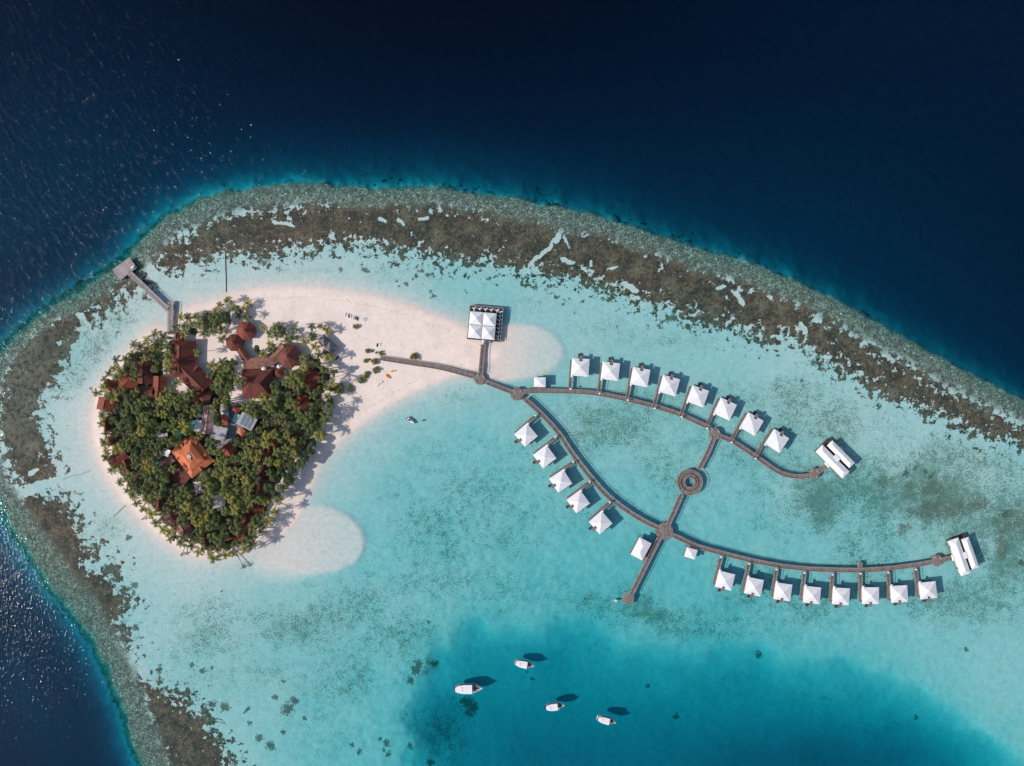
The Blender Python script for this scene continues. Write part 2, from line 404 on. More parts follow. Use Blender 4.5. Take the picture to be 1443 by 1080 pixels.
west = sstep(X, 120, 20) * sstep(Y, 700, 560)
grass = blobs(X + n2 * 8, Y + n6 * 12, GRASS) * (0.75 + 0.5 * n1 + 0.25 * n2)
grass *= np.where(shore > -26, sstep(-shore, 10, 26), 1) * sstep(be, 2, -14) * sstep(bs, 2, -12)
tan_ = 1.5 * blobs(X + n2 * 5, Y + n4 * 4, TAN) * (0.8 + 0.5 * n2)
grass = grass * (1 + 0.4 * sstep(X, 1000, 1250)) 
inbasin = sstep(ba, -5, 40)
grass = (grass + 0.05) * (1 - inbasin) * (shore < 0)
BG = [(600,945,22,14,.8),(628,1035,40,50,1.0),(655,992,14,12,1),(720,920,34,14,.4),(842,912,24,22,.5),(900,1000,70,14,.35),(1150,985,100,15,.6),(1260,1030,70,13,.6),(1040,960,34,14,.5),(582,1005,18,22,.6),(760,1060,60,12,.3)]
grass = grass + 0.5 * blobs(X + n1 * 14 + n2 * 5, Y + n3 * 14 + n4 * 4, BG) * (ba > 0)

# parallax-free placement: every vertex is pushed along its own sight line so outlines keep their true plan position
k = S * (1.0 - Z / H)
VX = (X - W / 2) * k; VY = (HH / 2 - Y) * k
ny, nx = X.shape
verts = np.stack([VX, VY, Z], -1).reshape(-1, 3)
idx = np.arange(nx * ny).reshape(ny, nx)
quads = np.stack([idx[1:, :-1], idx[1:, 1:], idx[:-1, 1:], idx[:-1, :-1]], -1).reshape(-1, 4)
# skirt out to the horizon
B = np.concatenate([idx[0, :], idx[1:, -1], idx[-1, :-1][::-1], idx[1:-1, 0][::-1]])
bv = verts[B]; far_v = bv.copy(); sc_ = 3000.0 / np.maximum(np.abs(bv[:, 0]), np.abs(bv[:, 1])).clip(1)
far_v[:, 0] *= sc_; far_v[:, 1] *= sc_; far_v[:, 2] = np.minimum(bv[:, 2] * 1.0, -8) - 12
nb = len(B); base = len(verts); fi = base + np.arange(nb)
sk = np.stack([B, fi, np.roll(fi, -1), np.roll(B, -1)], -1)
verts = np.concatenate([verts, far_v]); quads = np.concatenate([quads, sk])
def grid_mesh(name, verts, quads, attrs=None):
    me = bpy.data.meshes.new(name)
    me.vertices.add(len(verts)); me.vertices.foreach_set('co', verts.astype(np.float32).ravel())
    me.loops.add(quads.size); me.loops.foreach_set('vertex_index', quads.astype(np.int32).ravel())
    me.polygons.add(len(quads)); me.polygons.foreach_set('loop_start', np.arange(0, quads.size, 4, dtype=np.int32))
    me.polygons.foreach_set('use_smooth', np.ones(len(quads), bool))
    me.update(calc_edges=True)
    for nme, a in (attrs or {}).items():
        at_ = me.attributes.new(nme, 'FLOAT', 'POINT')
        at_.data.foreach_set('value', a.astype(np.float32).ravel())
    return me
# ================================================================ vegetation outlines
CAN_N = [(247,458),(262,446),(285,440),(303,436),(326,440),(332,452),(322,463),(305,470),(285,474),(270,476),(255,470)]
CAN_M = [(141,556),(150,540),(162,520),(178,505),(195,488),(208,476),(222,470),(234,478),(238,500),(235,530),(250,545),(290,560),(294,522),(303,508),(322,502),(336,516),(341,560),(386,562),(394,535),
 (402,520),(425,512),(440,500),(452,505),(460,520),(468,528),(462,545),(457,560),(462,580),(458,600),(445,615),(437,635),(425,645),(416,660),(405,672),(394,690),(388,705),(383,720),(370,738),(366,750),
 (354,766),(340,774),(318,779),(303,784),(280,775),(256,764),(240,750),(222,735),(205,715),(190,703),(178,690),(168,672),(156,655),(149,635),(150,610),(143,590)]
CLEAR = [[(266,481),(300,478),(322,474),(342,478),(352,490),(345,500),(332,505),(318,498),(300,502),(292,516),(280,512),(272,496)],
 [(324,552),(343,548),(344,566),(326,570)], [(298,700),(310,697),(318,708),(312,722),(300,716)], [(274,680),(283,678),(285,692),(276,698)],
 [(238,536),(252,534),(262,548),(250,552),(240,552)], [(326,566),(338,574),(332,600),(322,630),(308,640),(318,600),(322,580)], [(327,458),(341,458),(344,474),(328,474)]]
soil = np.maximum(sstep(sdf(X, Y, CAN_M) + n2 * 6 + n4 * 3, 3, 11), 0.6 * sstep(sdf(X, Y, CAN_N) + n2 * 4, 4, 12))
for c in CLEAR: soil *= 1 - sstep(sdf(X, Y, c) + n4 * 2, -3, 2)

AT = dict(wet=sstep(-Z, -0.05, 0.25), reef=reef, heads=heads, outer=outer, grass=grass, tan=tan_, soil=soil, west=west)
AT = {k_: np.concatenate([v.ravel(), v.ravel()[B]]) for k_, v in AT.items()}
floor = bpy.data.objects.new('seabed', grid_mesh('seabed', verts, quads, AT))
COL.objects.link(floor); tag(floor, kind='structure')

# ---- seabed and sand material
m, nt, out = newmat('seabed_sand_coral'); b = NB(nt)
p = b.n('ShaderNodeBsdfPrincipled'); p.inputs['Roughness'].default_value = 0.95; p.inputs['Specular IOR Level'].default_value = 0.05
P = b.n('ShaderNodeTexCoord').outputs['Object']
nf = b.noise(P, 1.1, 3, 0.65)          # ~1 m
nm = b.noise(P, 0.33, 3, 0.62)         # ~3 m
nl = b.noise(P, 0.09, 3, 0.6)
nf2 = b.noise(b.mapping(P, (31, 17, 0)), 0.8, 2, 0.7)
nm2 = b.noise(b.mapping(P, (71, 117, 5)), 0.22, 4, 0.68)
aR, aH, aO, aG, aT, aS, aW = [b.attr(x) for x in ('reef', 'heads', 'outer', 'grass', 'tan', 'soil', 'west')]
sand = b.mix(b.ss(nl, 0.3, 0.7), (0.85, 0.70, 0.62, 1), (0.79, 0.645, 0.565, 1))
sand = b.mix(b.ss(nm, 0.45, 0.75, 0, 0.5), sand, (0.66, 0.57, 0.51, 1))
sand = b.mix(b.ss(nf, 0.62, 0.8, 0, 0.35), sand, (0.50, 0.44, 0.40, 1))
sz = b.n('ShaderNodeSeparateXYZ'); b.l(P, sz.inputs[0])
zz = b.math('ADD', sz.outputs[2], b.math('MULTIPLY', b.math('SUBTRACT', nm, 0.5), 0.25))
wr = b.math('MULTIPLY', b.ss(b.math('ABSOLUTE', b.math('SUBTRACT', zz, 0.40)), 0.0, 0.035, 1.0, 0.0), b.ss(nf2, 0.45, 0.6, 0, 0.45))
sand = b.mix(wr, sand, (0.38, 0.31, 0.25, 1))
sand = b.mix(b.ss(sz.outputs[2], 0.02, 0.22, 0.28, 0.0), sand, (0.60, 0.48, 0.42, 1))
ft = b.noise(P, 2.4, 2, 0.7)
sand = b.mix(b.math('MULTIPLY', b.ss(ft, 0.54, 0.66), b.ss(nl, 0.44, 0.60, 0.0, 0.38)), sand, (0.56, 0.45, 0.40, 1))
sand = b.mix(b.attr('wet'), sand, b.mix(b.ss(nm, 0.3, 0.7), (0.74, 0.64, 0.60, 1), (0.65, 0.57, 0.535, 1)))
# seagrass / rubble mottling
gt = b.math('ADD', b.math('MULTIPLY', nf, 0.62), b.math('MULTIPLY', nm2, 0.38))
gthr = b.math('SUBTRACT', 0.575, b.math('MULTIPLY', aG, 0.14))
gm = b.ss(b.math('SUBTRACT', gt, gthr), -0.03, 0.05)
gm = b.math('MULTIPLY', gm, b.ss(aG, 0.0, 0.5, 0.25, 0.85))
gcol = b.mix(b.ss(nm, 0.35, 0.65), (0.19, 0.19, 0.155, 1), (0.32, 0.29, 0.22, 1))
c = b.mix(b.math('MULTIPLY', b.ss(aG, 0.1, 0.95), 0.42), sand, (0.42, 0.39, 0.32, 1))
c = b.mix(gm, c, gcol)
c = b.mix(b.math('MULTIPLY', b.ss(b.math('ADD', aT, b.math('MULTIPLY', b.math('SUBTRACT', nf2, 0.5), 2.4)), 0.25, 0.95), 0.7), c, b.mix(nm2, (0.30, 0.17, 0.11, 1), (0.17, 0.11, 0.07, 1)))
# pale rubble belt along the drop-off
rub = b.mix(b.ss(nf, 0.38, 0.62), (0.085, 0.075, 0.06, 1), (0.34, 0.29, 0.23, 1))
rub = b.mix(b.ss(nf2, 0.59, 0.69), rub, (0.70, 0.66, 0.56, 1))
rub = b.mix(b.ss(nm2, 0.47, 0.62, 0, 0.75), rub, (0.12, 0.095, 0.075, 1))
# brown reef: crisp blotches on the lagoon side
rn = b.math('ADD', b.math('ADD', b.math('MULTIPLY', nm2, 0.58), b.math('MULTIPLY', nf2, 0.16)), b.math('MULTIPLY', nl, 0.26))
rv = b.math('SUBTRACT', b.math('ADD', aR, b.math('MULTIPLY', b.math('SUBTRACT', rn, 0.5), 5.2)), 0.5)
rm = b.ss(rv, -0.04, 0.05)
brown = b.mix(b.ss(nl, 0.35, 0.62), (0.125, 0.078, 0.06, 1), (0.24, 0.13, 0.08, 1))
brown = b.mix(b.ss(nf, 0.42, 0.66, 0, 0.8), brown, (0.030, 0.028, 0.022, 1))
brown = b.mix(b.ss(nf2, 0.60, 0.74, 0, 0.8), brown, (0.26, 0.235, 0.18, 1))
brown = b.mix(b.ss(b.math('ADD', nl, b.math('MULTIPLY', b.math('SUBTRACT', nm, 0.5), 0.8)), 0.54, 0.72, 0, 0.6), brown, (0.30, 0.235, 0.18, 1))
brown = b.mix(b.math('MULTIPLY', aW, b.ss(nf, 0.46, 0.60, 0, 0.55)), brown, (0.36, 0.33, 0.27, 1))
brown = b.mix(b.ss(nm, 0.48, 0.62, 0, 0.8), brown, (0.05, 0.042, 0.036, 1))
c = b.mix(rm, c, brown)
om = b.ss(b.math('ADD', aO, b.math('MULTIPLY', b.math('SUBTRACT', nm, 0.5), 0.7)), 0.15, 0.85)
c = b.mix(om, c, rub)
hm = b.ss(b.math('ADD', aH, b.math('MULTIPLY', b.math('SUBTRACT', nf2, 0.5), 1.9)), 0.42, 0.72, 0.0, 0.9)
c = b.mix(hm, c, b.mix(nf, (0.08, 0.075, 0.06, 1), (0.22, 0.19, 0.14, 1)))
# leaf litter and soil under the trees
c = b.mix(b.ss(b.math('ADD', aS, b.math('MULTIPLY', b.math('SUBTRACT', nm, 0.5), 0.6)), 0.35, 0.65), c, b.mix(b.ss(nf, 0.35, 0.65), (0.055, 0.042, 0.030, 1), (0.16, 0.125, 0.09, 1)))
b.l(c, p.inputs['Base Color'])
bp = b.n('ShaderNodeBump'); bp.inputs['Distance'].default_value = 0.5; bp.inputs['Strength'].default_value = 0.5
b.l(b.math('MULTIPLY', nf, b.math('ADD', b.math('MULTIPLY', b.math('MAXIMUM', aR, aO), 0.9), 0.10)), bp.inputs['Height'])
b.l(bp.outputs[0], p.inputs['Normal'])
b.l(p.outputs[0], out.inputs[0])
floor.data.materials.append(m)

# ================================================================ water: one closed body with absorbing volume
wx = np.concatenate([[-3200, -1500, -800], np.arange(-420, 421, 10), [800, 1500, 3200]]).astype(np.float32)
wy = np.concatenate([[-3200, -1500, -800], np.arange(-330, 331, 10), [800, 1500, 3200]]).astype(np.float32)[::-1]
WX, WY = np.meshgrid(wx, wy)
ppx = WX / S + W / 2; ppy = HH / 2 - WY / S
open_ = sstep(sdf(ppx, ppy, EDGE), 25, -25)
sw = sstep(ppy, 560, 760) * sstep(ppx, 700, 250)
ny2, nx2 = WX.shape
wv = np.stack([WX, WY, np.zeros_like(WX)], -1).reshape(-1, 3)
wi = np.arange(nx2 * ny2).reshape(ny2, nx2)
wq = np.stack([wi[1:, :-1], wi[1:, 1:], wi[:-1, 1:], wi[:-1, :-1]], -1).reshape(-1, 4)
WB = np.concatenate([wi[0, :], wi[1:, -1], wi[-1, :-1][::-1], wi[1:-1, 0][::-1]])
low = wv[WB].copy(); low[:, 2] = -110
lb = len(wv) + np.arange(len(WB))
wsk = np.stack([WB, lb, np.roll(lb, -1), np.roll(WB, -1)], -1)[:, ::-1]
# flat bottom as a copied grid keeps everything quads
wv2 = wv.copy(); wv2[:, 2] = -110
off = len(wv)
wqb = (wq + off)[:, ::-1]
wsk = np.stack([WB, WB + off, np.roll(WB, -1) + off, np.roll(WB, -1)], -1)
wverts = np.concatenate([wv, wv2]); wquads = np.concatenate([wq, wqb, wsk])
z2 = np.zeros(off)
wind = 0.30 + 0.90 * sstep(ppx - 0.25 * ppy, 430, -80)
wind = wind * (1 + 0.12 * vnoise(ppx, ppy, 120, 77, 2))
water = bpy.data.objects.new('water', grid_mesh('water', wverts, wquads, dict(open=np.concatenate([open_.ravel(), z2]), sw=np.concatenate([sw.ravel(), z2]), wind=np.concatenate([wind.ravel(), z2]))))
COL.objects.link(water); tag(water, kind='structure')
bmw = bmesh.new(); bmw.from_mesh(water.data); bmesh.ops.recalc_face_normals(bmw, faces=bmw.faces); bmw.to_mesh(water.data); bmw.free()
m, nt, out = newmat('sea_water'); b = NB(nt)
P = b.n('ShaderNodeTexCoord').outputs['Object']
aOp = b.attr('open'); aSw = b.attr('sw')
# wind sea: crests run down to the right in the north-west; shorter chop in the south-west
wa = b.noise(b.mapping(b.mapping(P, rot=(0, 0, R(57))), sc=(0.30, 1.0, 1)), 0.42, 3, 0.66)
wa = b.math('ADD', b.math('MULTIPLY', wa, 0.45), b.ss(wa, 0.52, 0.80, 0.0, 0.55))
wb = b.noise(b.mapping(b.mapping(P, (40, 9, 0), rot=(0, 0, R(72))), sc=(0.5, 1.0, 1)), 0.75, 2, 0.6)
h = b.math('ADD', b.math('MULTIPLY', wa, b.math('MULTIPLY', b.math('SUBTRACT', 1.0, aSw), WAVE_N)), b.math('MULTIPLY', b.math('MULTIPLY', wb, aSw), WAVE_S))
h = b.math('MULTIPLY', h, b.attr('wind'))
h = b.math('MULTIPLY', h, b.math('ADD', b.math('MULTIPLY', aOp, 0.9), 0.10))
bp = b.n('ShaderNodeBump'); bp.inputs['Strength'].default_value = 1.0; bp.inputs['Distance'].default_value = 1.0
b.l(h, bp.inputs['Height'])
sepI = b.n('ShaderNodeSeparateXYZ'); b.l(b.n('ShaderNodeNewGeometry').outputs['Incoming'], sepI.inputs[0])
frs = b.math('ADD', 0.02, b.math('MULTIPLY', 0.98, b.math('POWER', b.math('SUBTRACT', 1.0, b.math('ABSOLUTE', sepI.outputs[2])), 5.0)))
tr = b.n('ShaderNodeBsdfTransparent')
gl = b.n('ShaderNodeBsdfGlossy'); gl.inputs['Roughness'].default_value = 0.07; b.l(bp.outputs[0], gl.inputs['Normal'])
mx = b.n('ShaderNodeMixShader'); b.l(frs, mx.inputs[0]); b.l(tr.outputs[0], mx.inputs[1]); b.l(gl.outputs[0], mx.inputs[2])
b.l(mx.outputs[0], out.inputs['Surface'])
va = b.n('ShaderNodeVolumeAbsorption')
KA = ABSORB
va.inputs['Density'].default_value = KA[0]; va.inputs['Color'].default_value = (0.0, 1 - KA[1] / KA[0], 1 - KA[2] / KA[0], 1)
b.l(va.outputs[0], out.inputs['Volume'])
water.data.materials.append(m)

# ================================================================ camera, light, sky
cam = bpy.data.objects.new('camera', bpy.data.cameras.new('camera')); COL.objects.link(cam)
cam.location = (0, 0, H); cam.rotation_euler = (0, 0, 0)
cam.data.lens = 24.0; cam.data.sensor_width = 36.0; cam.data.clip_end = 8000; cam.data.clip_start = 1.0
scene.camera = cam
EL = R(35); SH = R(13)       # sun elevation; shadows fall towards +x, a little +y
sd = Vector((math.cos(SH) * math.cos(EL), math.sin(SH) * math.cos(EL), -math.sin(EL)))
sun = bpy.data.objects.new('sun', bpy.data.lights.new('sun', 'SUN')); COL.objects.link(sun)
sun.data.energy = SUN_E; sun.data.angle = R(0.53); sun.data.color = (1.0, 0.95, 0.88)
sun.rotation_euler = sd.to_track_quat('-Z', 'Y').to_euler(); sun.location = (-300, -60, 300)
world = bpy.data.worlds.new('World'); scene.world = world; world.use_nodes = True
wn = world.node_tree; wn.nodes.clear()
sky = wn.nodes.new('ShaderNodeTexSky'); sky.sky_type = 'NISHITA'; sky.sun_disc = False
sky.sun_elevation = EL; sky.sun_rotation = math.atan2(-sd.x, -sd.y)
bg = wn.nodes.new('ShaderNodeBackground'); bg.inputs[1].default_value = SKY_E
wo = wn.nodes.new('ShaderNodeOutputWorld'); wn.links.new(sky.outputs[0], bg.inputs[0]); wn.links.new(bg.outputs[0], wo.inputs[0])
vs = scene.view_settings; vs.view_transform = 'Standard'; vs.look = 'None'; vs.gamma = 1.0; vs.exposure = EXPO
scene.cycles.max_bounces = 5; scene.cycles.transparent_max_bounces = 12; scene.cycles.diffuse_bounces = 2
scene.cycles.sample_clamp_direct = 14.0; scene.cycles.volume_bounces = 0; scene.cycles.use_denoising = True
# ================================================================ materials for built things
M = {}
def white_sheet():
    m, nt, out = newmat('white_roof_sheet'); b = NB(nt)
    p = b.n('ShaderNodeBsdfPrincipled'); p.inputs['Roughness'].default_value = 0.6; p.inputs['Specular IOR Level'].default_value = 0.3
    tc = b.n('ShaderNodeTexCoord').outputs['Object']; ri = b.n('ShaderNodeObjectInfo').outputs['Random']
    sep = b.n('ShaderNodeSeparateXYZ'); b.l(tc, sep.inputs[0])
    off = b.n('ShaderNodeCombineXYZ'); b.l(b.math('MULTIPLY', ri, 50.0), off.inputs[0])
    va_ = b.n('ShaderNodeVectorMath', operation='ADD'); b.l(tc, va_.inputs[0]); b.l(off.outputs[0], va_.inputs[1])
    f = b.noise(va_.outputs[0], 0.45, 4, 0.65); f2 = b.noise(b.mapping(va_.outputs[0], sc=(1, 1, 0.1)), 2.0, 3, 0.7)
    z = b.math('FRACT', b.math('DIVIDE', sep.outputs[2], 0.26))
    c = b.mix(b.ss(f, 0.35, 0.7), (0.82, 0.80, 0.815, 1), (0.70, 0.68, 0.69, 1))
    c = b.mix(b.ss(f2, 0.56, 0.74, 0, 0.4), c, (0.52, 0.50, 0.49, 1))
    c = b.mix(b.ss(z, 0.82, 1.0, 0, 0.35), c, (0.45, 0.44, 0.45, 1))
    c = b.mix(b.math('MULTIPLY', ri, 0.30), c, (0.62, 0.60, 0.60, 1))
    b.l(c, p.inputs['Base Color']); b.l(p.outputs[0], out.inputs[0])
    return m
M['white_roof'] = white_sheet()
M['white'] = simple('white_paint', (0.80, 0.79, 0.78), (0.66, 0.65, 0.64), rough=0.5, scale=0.8)
M['wall'] = simple('cream_wall', (0.55, 0.50, 0.44), (0.42, 0.38, 0.33), rough=0.8, scale=0.6)
M['plank'] = plank_mat('weathered_planks', (0.265, 0.21, 0.195), (0.18, 0.14, 0.13), 0.9)
M['plank_grey'] = plank_mat('grey_planks', (0.43, 0.37, 0.36), (0.33, 0.28, 0.275), 0.8)
M['rail'] = simple('pale_rail_wood', (0.42, 0.34, 0.31), (0.30, 0.24, 0.22), scale=0.4)
M['stilt'] = simple('dark_stilt_wood', (0.12, 0.095, 0.08), scale=1.0)
M['darkdeck'] = simple('dark_wood', (0.075, 0.055, 0.05), (0.04, 0.03, 0.03), scale=0.9)
M['maroon'] = roof_mat('maroon_shingles', (0.165, 0.045, 0.030), (0.105, 0.030, 0.024))
M['red'] = roof_mat('brick_red_shingles', (0.27, 0.066, 0.038), (0.16, 0.040, 0.028))
M['brown'] = roof_mat('brown_shingles', (0.185, 0.062, 0.042), (0.115, 0.04, 0.032))
M['tan'] = roof_mat('tan_brown_shingles', (0.34, 0.165, 0.115), (0.22, 0.095, 0.07))
M['orange'] = roof_mat('orange_clay_tiles', (0.62, 0.185, 0.078), (0.47, 0.13, 0.055), wear=0.15)
M['pink'] = roof_mat('faded_pink_sheet', (0.50, 0.30, 0.27), (0.36, 0.21, 0.19))
M['thatch'] = roof_mat('grey_thatch', (0.21, 0.195, 0.20), (0.13, 0.12, 0.125), pitch=0.5)
M['grey'] = simple('grey_sheet_roof', (0.42, 0.39, 0.40), (0.30, 0.27, 0.28), rough=0.7, scale=0.6)
M['concrete'] = simple('grey_concrete', (0.26, 0.26, 0.255), (0.17, 0.17, 0.165), scale=0.4)
M['green'] = simple('green_tarpaulin', (0.03, 0.24, 0.19), (0.02, 0.16, 0.13), rough=0.6)
M['mint'] = simple('mint_cloth', (0.30, 0.62, 0.52), (0.2, 0.45, 0.38), rough=0.6)
M['glass'] = simple('dark_glass', (0.04, 0.05, 0.06), (0.03, 0.04, 0.05), rough=0.15, spec=0.6)
M['panel'] = simple('solar_glass', (0.16, 0.22, 0.27), (0.10, 0.15, 0.2), rough=0.3, spec=0.5)
M['door'] = simple('brown_door_wood', (0.16, 0.09, 0.055))
M['black'] = simple('black_plastic', (0.012, 0.012, 0.016), (0.02, 0.02, 0.025), rough=0.6)
M['boat'] = simple('white_gelcoat', (0.83, 0.80, 0.81), (0.74, 0.71, 0.73), rough=0.35, spec=0.5, scale=0.6)
M['boatdeck'] = simple('grey_boat_deck', (0.33, 0.29, 0.30), (0.22, 0.19, 0.2))
M['kayak'] = simple('orange_plastic', (0.85, 0.16, 0.03), (0.75, 0.22, 0.03), rough=0.4)
M['kayak2'] = simple('yellow_orange_plastic', (0.85, 0.40, 0.06), (0.75, 0.28, 0.04), rough=0.4)
M['cushion'] = simple('pale_cushion', (0.72, 0.71, 0.72), (0.6, 0.6, 0.6))
M['reddish'] = simple('red_cloth', (0.5, 0.07, 0.05), (0.4, 0.05, 0.04))

def hip(mb, w, l, z0, z1, ridge=0.0, axis='x', cx=0, cy=0, fascia=0.22, mi=0):
    hx, hy = w / 2, l / 2; r = ridge / 2; n = len(mb.v)
    mb.v += [(cx - hx, cy - hy, z0), (cx + hx, cy - hy, z0), (cx + hx, cy + hy, z0), (cx - hx, cy + hy, z0)]
    mb.v += [(cx - hx, cy - hy, z0 - fascia), (cx + hx, cy - hy, z0 - fascia), (cx + hx, cy + hy, z0 - fascia), (cx - hx, cy + hy, z0 - fascia)]
    for q in ((0, 4, 5, 1), (1, 5, 6, 2), (2, 6, 7, 3), (3, 7, 4, 0), (4, 7, 6, 5)): mb.face([n + i for i in q], mi)
    if r <= 0.01:
        mb.v.append((cx, cy, z1))
        for i in range(4): mb.face((n + i, n + (i + 1) % 4, n + 8), mi)
    elif axis == 'x':
        mb.v += [(cx - r, cy, z1), (cx + r, cy, z1)]
        for q in ((0, 1, 9, 8), (1, 2, 9), (2, 3, 8, 9), (3, 0, 8)): mb.face([n + i for i in q], mi)
    else:
        mb.v += [(cx, cy - r, z1), (cx, cy + r, z1)]
        for q in ((0, 1, 8), (1, 2, 9, 8), (2, 3, 9), (3, 0, 8, 9)): mb.face([n + i for i in q], mi)

def gon(mb, r, z0, z1, n_, cx=0, cy=0, ph=0.0, fascia=0.22, mi=0):
    n = len(mb.v)
    for z in (z0, z0 - fascia):
        for i in range(n_):
            a = ph + 2 * math.pi * i / n_
            mb.v.append((cx + r * math.cos(a), cy + r * math.sin(a), z))
    mb.v.append((cx, cy, z1))
    for i in range(n_):
        j = (i + 1) % n_
        mb.face((n + i, n + j, n + 2 * n_), mi); mb.face((n + i, n + n_ + i, n + n_ + j, n + j), mi)
    mb.face([n + 2 * n_ - 1 - i for i in range(n_)], mi)

def ground_z(px, py):
    i = int(round((py - gy[0]) / STEP)); j = int(round((px - gx[0]) / STEP))
    return float(Z[min(max(i, 0), ny - 1), min(max(j, 0), nx - 1)])

DECK = 1.7
# ---------------------------------------------------------------- boardwalks
def offset_line(P, d):
    P = np.array(P); T = np.gradient(P, axis=0); T /= np.linalg.norm(T, axis=1)[:, None]
    return P + np.stack([-T[:, 1], T[:, 0]], 1) * d

def stilt_mesh(zb, zt, r=0.16):
    s = MB(); s.cyl(0, 0, zb - zt, 0, r, seg=6); return s.mesh('stilt', M['stilt'])
STILT = stilt_mesh(-3.4, DECK - 0.1)

def add_stilts(pts, parent, z=DECK - 0.12, mesh=None):
    inv = parent.matrix_world.inverted() if False else None
    for (x, y) in pts:
        o = bpy.data.objects.new('stilt', mesh or STILT); COL.objects.link(o); o.parent = parent; o.location = (x, y, z)

def boardwalk(name, label, pix, wpx, group='boardwalks of the resort', mat='plank', z=DECK, n=6, rail=True, stilts=True, every=9.0, cat='boardwalk', smooth=True, z0=None):
    pts = catmull(pix, False, n) if smooth and len(pix) > 2 else np.array(pix, float)
    Pw = np.array([at(x, y, z) for x, y in pts]); o0 = Pw[0].copy(); Pw = Pw - o0
    root = empty(name, (o0[0], o0[1], 0), 0, label, cat, group)
    hw = wpx * S / 2
    zs = np.full(len(Pw), z)
    if z0 is not None: zs = np.linspace(z0, z, len(Pw)); zs = np.maximum(zs, np.minimum(z, z0 + (z - z0) * np.linspace(0, 3, len(Pw))))
    L = offset_line(Pw, hw); Rr = offset_line(Pw, -hw)
    cum = np.concatenate([[0], np.cumsum(np.linalg.norm(np.diff(Pw, axis=0), axis=1))])
    mb = MB()
    for i in range(len(Pw)):
        for zz in (zs[i], zs[i] - 0.3):
            mb.v += [(L[i][0], L[i][1], zz), (Rr[i][0], Rr[i][1], zz)]
    for i in range(len(Pw) - 1):
        a = 4 * i; c = a + 4
        mb.face((a, a + 1, c + 1, c), 0, [(cum[i], hw), (cum[i], -hw), (cum[i + 1], -hw), (cum[i + 1], hw)])
        mb.face((a + 2, c + 2, c + 3, a + 3), 0, [(0, 0)] * 4)
        mb.face((a, c, c + 2, a + 2), 0, [(0.3, 0)] * 4); mb.face((a + 1, a + 3, c + 3, c + 1), 0, [(0.3, 0)] * 4)
    e = 4 * (len(Pw) - 1)
    mb.face((0, 2, 3, 1), 0, [(0, 0)] * 4); mb.face((e, e + 1, e + 3, e + 2), 0, [(0, 0)] * 4)
    mb.build('deck', M[mat], root)
    if rail:
        for sgn in (1, -1):
            E = offset_line(Pw, sgn * (hw + 0.09)); mr = MB()
            mr.tube([(E[i][0], E[i][1], zs[i] + 0.95) for i in range(len(E))], [0.13] * len(E), 4)
            mr.tube([(E[i][0], E[i][1], zs[i] - 0.05) for i in range(len(E))], [0.10] * len(E), 4)
            acc = 0
            for i in range(len(E) - 1):
                seg = E[i + 1] - E[i]; ln = np.linalg.norm(seg); t = -acc % 2.2
                while t < ln:
                    q = E[i] + seg * t / ln
                    mr.box((q[0], q[1], zs[i] + 0.4), (0.12, 0.12, 1.0)); t += 2.2
                acc += ln
            mr.build('railing', M['rail'], root)
    if stilts:
        t = 1.5; sp = []
        while t < cum[-1] - 0.5:
            i = int(np.searchsorted(cum, t)) - 1; f = (t - cum[i]) / (cum[i + 1] - cum[i])
            for Q in (L, Rr):
                q = Q[i] * (1 - f) + Q[i + 1] * f; sp.append((q[0] * 0.97 + Pw[i][0] * 0.03, q[1] * 0.97 + Pw[i][1] * 0.03))
            t += every
        add_stilts(sp[:96], root, z - 0.12)
    return root

BW = 5.6
boardwalk('boardwalk', 'long straight boardwalk crossing the white sand spit to the first round junction platform', [(536,504.6),(582,511.8),(625,519),(668,530.7)], 6.2)
boardwalk('boardwalk', 'short boardwalk joining the first junction platform to the square white roofed overwater pavilion', [(677.4,527),(679.5,505),(681.6,482)], 6.2)
boardwalk('boardwalk', 'short straight boardwalk between the first and the second junction platform east of the sand', [(684,538),(705,546.5),(721,552.5)], BW)
boardwalk('boardwalk', 'curved upper boardwalk serving the northern arc of white roofed water villas', [(736,552.5),(757,551),(790,551.5),(834.4,553.7),(879,562),(923,573),(960,585),(1001,604)], BW)
boardwalk('boardwalk', 'curved boardwalk hooking round the east end of the northern arc to the twin roofed villa', [(1013.5,614.5),(1033,623),(1066.7,645),(1096.7,665),(1121.7,671.7),(1141,670)], BW)
boardwalk('boardwalk', 'straight boardwalk from the upper arc down to the ring shaped platform', [(1005,619),(996,640),(984.5,662)], BW)
boardwalk('boardwalk', 'straight boardwalk from the ring shaped platform down to the central crossroads platform', [(960,697),(950,720),(941.5,738.5)], BW)
boardwalk('boardwalk', 'boardwalk running down left from the crossroads platform to the square end landing', [(929,758.5),(908,800),(889,838.5)], BW)
boardwalk('boardwalk', 'curved middle boardwalk serving the five diamond set water villas', [(739,562),(760,581),(785.5,608.6),(805,637.7),(832,672.7),(859.4,702),(898,729),(926,743.5)], BW)
boardwalk('boardwalk', 'curved lower boardwalk serving the southern arc of white roofed water villas', [(947.5,754),(982,769.5),(1018,779.6),(1056.2,789.2),(1094.3,796.6),(1132.4,801.2),(1170.6,803),(1211.4,803.4),(1249.7,801.2),(1291,795.8),(1313,791.6)], BW)
boardwalk('boardwalk', 'stub of boardwalk between the last northern junction platform and its twin roofed villa', [(1153,664),(1166,655)], 5.5)
boardwalk('boardwalk', 'stub of boardwalk between the last southern junction platform and its twin roofed villa', [(1328,788.5),(1344,785.5)], 5.5)

